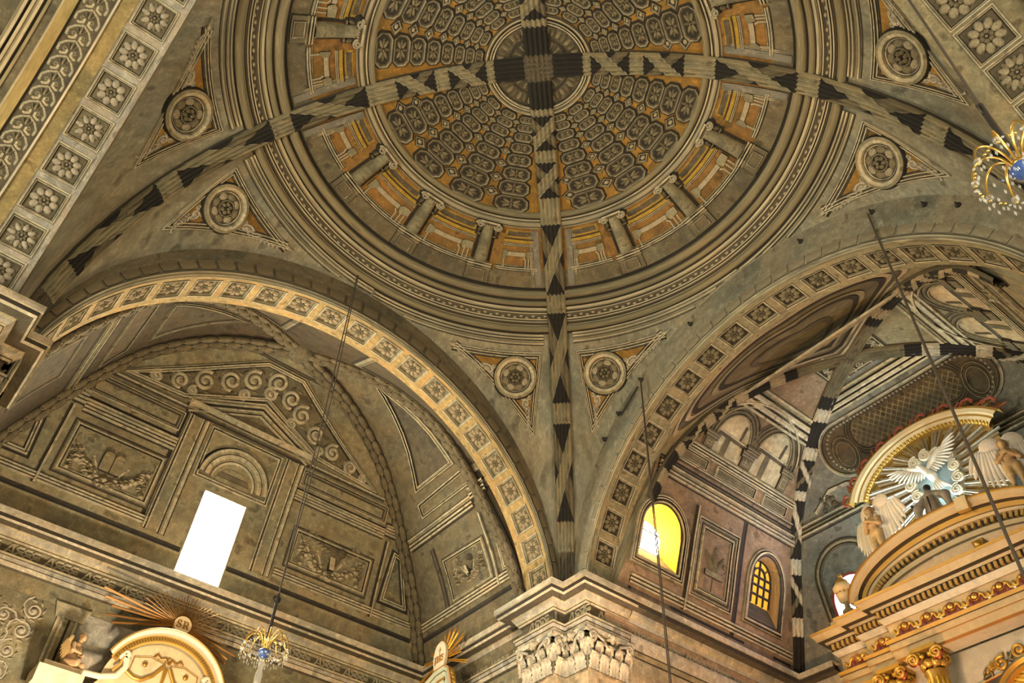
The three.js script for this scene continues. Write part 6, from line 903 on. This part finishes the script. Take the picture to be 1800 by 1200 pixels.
  const rd = new MB(); rd.slab(S, circ(rx, ry, 0.155, 0.155, 36), 0.0, 0.08, COL.C, COL.A); rd.build('roundel', MAT.paint, g);
  const t = mesh('lettering', lettering('SR', 0.13, COL.R), MAT.gilt, g); t.position.set(rx, ry, Z + 0.08);
  angel('angel_statue', thing('small brown angel statue kneeling on the left shoulder of the side altar', 'statue'), [-1.93, 7.74, -8.95], 0.75, 0.68, 'kneel');
}
{
  const g = group('side_altar', scene, thing('mint and gilt side altar frame topped by an oval lettered JHS with forked golden rays', 'altar')), X = 4.4, S = (x, y, h) => [X - h, y, x], zc = -8.02, yc = 9.68, ov = (k) => Array.from({ length: 40 }, (_, i) => { const a = i / 40 * 2 * Math.PI, y = Math.sin(a), w = 0.2 * (1 + 0.12 * y - (y > 0.8 ? 0 : 0)); return [zc + k * w * Math.cos(a), yc + k * (y > 0 ? 0.34 : 0.36) * y]; });
  const o = new MB(); o.slab(S, ov(1), 0.0, 0.06, COL.W, COL.C); o.strip(S, ov(0.98), [[0, 0.06, COL.W], [0.01, 0.075, COL.W], [0.035, 0.075, COL.W], [0.045, 0.06, COL.D]], true); o.build('oval_plaque', MAT.paint, g);
  const gold = [0.62, 0.30, 0.035], t = mesh('lettering', lettering('JHS', 0.13, gold), MAT.gilt, g); t.position.set(X - 0.062, yc - 0.04, zc); t.rotation.y = -Math.PI / 2;
  const cr = new MB(); cr.strip(S, [[zc, yc + 0.03], [zc, yc + 0.22]], [[-0.008, 0.065, gold], [0.008, 0.065, gold]]); cr.strip(S, [[zc - 0.04, yc + 0.16], [zc + 0.04, yc + 0.16]], [[-0.008, 0.065, gold], [0.008, 0.065, gold]]); cr.build('cross', MAT.gilt, g);
  for (const [a, L, w] of [[172, 0.7, 0.07], [150, 0.55, 0.05], [128, 0.52, 0.045], [108, 0.5, 0.05], [90, 0.55, 0.05], [72, 0.62, 0.05], [55, 0.66, 0.05], [40, 0.7, 0.055], [22, 0.75, 0.07], [8, 0.6, 0.03], [-4, 0.66, 0.055], [-22, 0.95, 0.05], [198, 0.95, 0.06], [212, 1.0, 0.05]]) { const r = new MB(), c = Math.cos(a * D2R), n = Math.sin(a * D2R), P = (u, v) => [zc + (u * c - v * n) * (1 - 0.25 * Math.abs(n) * 0), yc + u * n + v * c]; r.fill(S, [P(0.12, -0.018), P(L, -w * 0.7), P(L * 0.84, 0), P(L * 1.03, w * 0.7), P(0.12, 0.018)], -0.02, jit(gold, 0.15)); r.strip(S, [P(0.12, 0), P(L * 0.84, 0)], [[-0.014, -0.02, gold], [0, 0.0, gold], [0.014, -0.02, gold]]); r.build('forked_ray', MAT.gilt, g); }
  const fr = new MB(), arch = [[zc - 0.75, 8.4], [zc - 0.62, 8.95], [zc - 0.35, 9.22], [zc, 9.36], [zc + 0.3, 9.38], [zc + 0.42, 9.3], [zc + 0.5, 9.1], [zc + 0.62, 8.7], [zc + 0.7, 8.3]]; const mint = [0.55, 0.6, 0.46]; fr.strip(S, open(arch, 4), [[0.04, 0.0, COL.R], [0.04, 0.14, COL.R], [0.0, 0.15, mint], [-0.06, 0.12, COL.S], [-0.08, 0.11, mint], [-0.16, 0.08, COL.R], [-0.19, 0.05, mint], [-0.6, 0.02, mint]]); fr.build('arched_frame', MAT.paint, g);
  const lf = new MB(); for (let k = 0; k < 9; k++) lf.bump(S, zc + 0.5 + k * 0.035 + (rnd() - 0.5) * 0.03, 9.22 - k * 0.1, 0.075, 0.04, -1 + (rnd() - 0.5), 0.06, COL.A, 0.06, 8, 2, 0.3); lf.build('gilt_leaf_edge', MAT.gilt, g);
}

// ---------------------------------------------------------------- chandeliers, ropes and hooks
function chandelier(label, pos, ropeTop) {
  const g = group('chandelier', scene, thing(label, 'chandelier')); g.position.set(...pos);
  const tube = (pts, r, seg2 = 20) => new THREE.TubeGeometry(new THREE.CatmullRomCurve3(pts.map((p) => new THREE.Vector3(...p))), seg2, r, 6, false);
  const lathe = (n, pts, m) => mesh(n, new THREE.LatheGeometry(pts.map((p) => new THREE.Vector2(p[0], p[1])), 18), m, g);
  lathe('glass_stem', [[0, -0.5], [0.02, -0.48], [0.045, -0.4], [0.05, -0.3], [0.03, -0.22], [0.045, -0.16], [0.03, -0.1], [0.02, 0.1], [0.03, 0.16], [0.015, 0.22]], MAT.glass); lathe('blue_bowl', [[0.02, -0.08], [0.06, -0.06], [0.09, 0.0], [0.07, 0.03], [0.03, 0.04]], MAT.blueGlass); lathe('brass_hub', [[0.0, 0.04], [0.05, 0.05], [0.04, 0.09], [0.02, 0.12]], MAT.brass);
  const drop = new THREE.OctahedronGeometry(0.012, 0); drop.scale(0.8, 2.4, 0.8); const bead = new THREE.OctahedronGeometry(0.011, 1), n = 10;
  for (let k = 0; k < n; k++) {
    const a = k / n * 2 * Math.PI, c = Math.cos(a), s = Math.sin(a), arm = group('arm', g); const P = (r, y) => [r * c, y, r * s];
    mesh('twisted_arm', tube([P(0.04, 0.08), P(0.08, 0.2), P(0.15, 0.265), P(0.23, 0.24), P(0.285, 0.13), P(0.29, 0.06)], 0.009), MAT.brass, arm);
    mesh('glass_cup', new THREE.SphereGeometry(0.028, 10, 6, 0, 6.3, 1.4, 1.8).translate(...P(0.29, 0.06)), MAT.glass, arm);
    for (let j = 0; j < 5; j++) { const b = a + (j - 2) * 0.13, rr = 0.295 + 0.015 * (j % 2); const d = new THREE.Mesh(drop, MAT.glass); d.name = numbered('crystal_drop'); d.castShadow = true; d.position.set(rr * Math.cos(b), -0.03 - 0.035 * (j % 2), rr * Math.sin(b)); arm.add(d); const e = new THREE.Mesh(bead, j % 2 ? MAT.glass : MAT.brass); e.name = numbered('crystal_bead'); e.position.set(rr * Math.cos(b), 0.03, rr * Math.sin(b)); arm.add(e); }
    for (let j = 0; j < 3; j++) { const rr = 0.1 + j * 0.06, b = a + 0.3, d = new THREE.Mesh(j === 1 && k % 3 === 0 ? bead : drop, j === 1 && k % 3 === 0 ? MAT.blueGlass : MAT.glass); d.name = numbered('crystal_drop'); d.position.set(rr * Math.cos(b), -0.1 - 0.03 * j + 0.05, rr * Math.sin(b)); arm.add(d); }
  }
  if (ropeTop) { const h = ropeTop - pos[1]; mesh('rope', tube([[0, 0.2, 0], [0.01, h * 0.5, 0.01], [0, h, 0]], 0.011, 12), MAT.rope, g); mesh('rope', tube([[0, 0.75, 0], [0.08, h * 0.5, 0.0], [0.02, h, 0]], 0.009, 12), MAT.rope, g); mesh('chain_sleeve', tube([[0, 0.2, 0], [0, 0.5, 0], [0, 0.85, 0]], 0.022, 8), MAT.iron, g); const b = new MB(); b.rod((x, y, hh) => [x, y, hh - 0.02], circ(0, 0.78, 0.045, 0.045, 14), 0.016, COL.K, true); b.build('shackle', MAT.iron, g); }
  return g;
}
chandelier('crystal chandelier with gold loops hanging below the bright window on a long rope', [-0.46, 6.98, -4.84], 14.7);
chandelier('gilt and crystal chandelier close by at the right edge under the south arch', [-0.12, 6.74, 5.33], 13.4);
function rope(label, x, z, y1, y0, r) { const g = group('hanging_rope', scene, thing(label, 'rope')); g.position.set(x, y0, z); for (const d of [0, 0.035]) mesh('rope_strand', new THREE.TubeGeometry(new THREE.CatmullRomCurve3([[0, 0, 0], [d, (y1 - y0) * 0.3, 0], [d * 0.6, y1 - y0, 0]].map((p) => new THREE.Vector3(...p))), 16, r, 6, false), MAT.rope, g); return g; }
rope('thin dark rope hanging from the chancel arch past the yellow window', 4.9, -2.66, 13.66, 5.0, 0.011);
rope('thick dark doubled rope hanging from the chancel arch across the altar', 4.9, 2.58, 13.64, 5.0, 0.016);
for (const [y, z, label] of [[14.24, 1.31, 'hook on the chancel arch at the top of the thick rope side'], [14.23, -1.31, 'hook on the chancel arch beside the tip of the scroll panel'], [13.75, -2.7, 'hook holding the thin rope'], [13.3, -3.36, 'hook at the lower end of the short bar'], [12.91, -3.79, 'lowest hook on the chancel arch'], [13.72, 2.63, 'hook holding the thick doubled rope'], [13.11, 3.39, 'hook on the chancel arch left of the gilt chandelier'], [12.66, 3.8, 'hook on the chancel arch closest to the gilt chandelier']]) {
  const h = group('iron_hook', scene, thing('small rusty iron ' + label, 'hook')); h.position.set(5.0, y, z); const m = new MB(); m.bump((a, b, c) => [-c, b, a], 0, 0, 0.05, 0.05, 0, 0.05, COL.K, 0, 10, 3); m.build('hook_plate', MAT.iron, h); mesh('hook_ring', new THREE.TorusGeometry(0.04, 0.012, 8, 16).translate(-0.06, -0.03, 0), MAT.iron, h);
}
{ const b = group('iron_bar', scene, thing('short slanting iron bar between two hooks on the chancel arch', 'bar')); b.position.set(4.95, 13.2, -3.3); mesh('rod', new THREE.TubeGeometry(new THREE.LineCurve3(new THREE.Vector3(0, 0, 0), new THREE.Vector3(0, 0.4, 0.52)), 2, 0.016, 8), MAT.iron, b); const e = new MB(); e.bump((a, c, h) => [-h, c, a], 0, 0, 0.03, 0.03, 0, 0.03, COL.K, 0, 8, 2); e.build('end_cap', MAT.iron, b); }

// ---------------------------------------------------------------- floodlights out of view; wall, niche and altar lamps are added to brighten
function flood(label, pos, target, [col, k], w = 0.5, beam = 0) {
  const g = group('floodlight', scene, thing(label, 'lamp')); g.position.set(...pos); g.lookAt(...target);
  const m = new MB(); m.box(-w / 2 - 0.03, w / 2 + 0.03, -w / 2 - 0.03, w / 2 + 0.03, -0.15, -0.02, COL.S); m.build('lamp_housing', MAT.iron, g);
  const f = new MB(); f.fill((x, y, h) => [x, y, h], [[-w / 2, -w / 2], [w / 2, -w / 2], [w / 2, w / 2], [-w / 2, w / 2]], -0.015, [1, 1, 1]); f.build('lamp_face', new THREE.MeshStandardMaterial({ color: C3([0.9, 0.8, 0.6]), emissive: C3(col), emissiveIntensity: 2, side: THREE.DoubleSide }), g);
  if (!beam) { areaLight(C3(col), k, w, w, pos, target); return; }
  const l = new THREE.SpotLight(C3(col), k, 0, beam, 0.6, 2); l.position.set(...pos); l.target.position.set(...target); l.castShadow = true; l.shadow.radius = 8; scene.add(l, l.target);
}
flood('floodlight low in the transept turned up to the arch', [-1.2, 3.8, -5.4], [-1.2, 10.5, -8.4], LIGHT.transeptLamp);
flood('floodlight low before the near pier', [2.6, 4.4, -2.4], [5.0, 9.0, -5.2], LIGHT.pierLamp, 0.35, 0.34);
flood('floodlight low in the chancel', [6.0, 4.2, -0.8], [8.0, 11, -4.4], LIGHT.chancelLamp);
flood('added unseen floodlight turned to the transept end wall', [-1.6, 3.5, -5.5], [-2.0, 9.0, -9.4], LIGHT.addedWallLamp, 0.3, 0.62);  // extra lamp put in to brighten the scroll wall and cornice
flood('small unseen lamp added to light the altar niche curtain', [9.25, 6.6, 0.75], [9.5, 8.0, 0.45], LIGHT.addedNicheLamp, 0.15);  // invented lamp that brings up the red of the curtain
flood('unseen cool white floodlight added behind the altar pediment', [9.22, 10.15, -0.9], [8.4, 14, 0.0], LIGHT.addedAltarLamp, 0.2);  // added cool source that lifts the chancel vault
renderer.render(scene, camera);
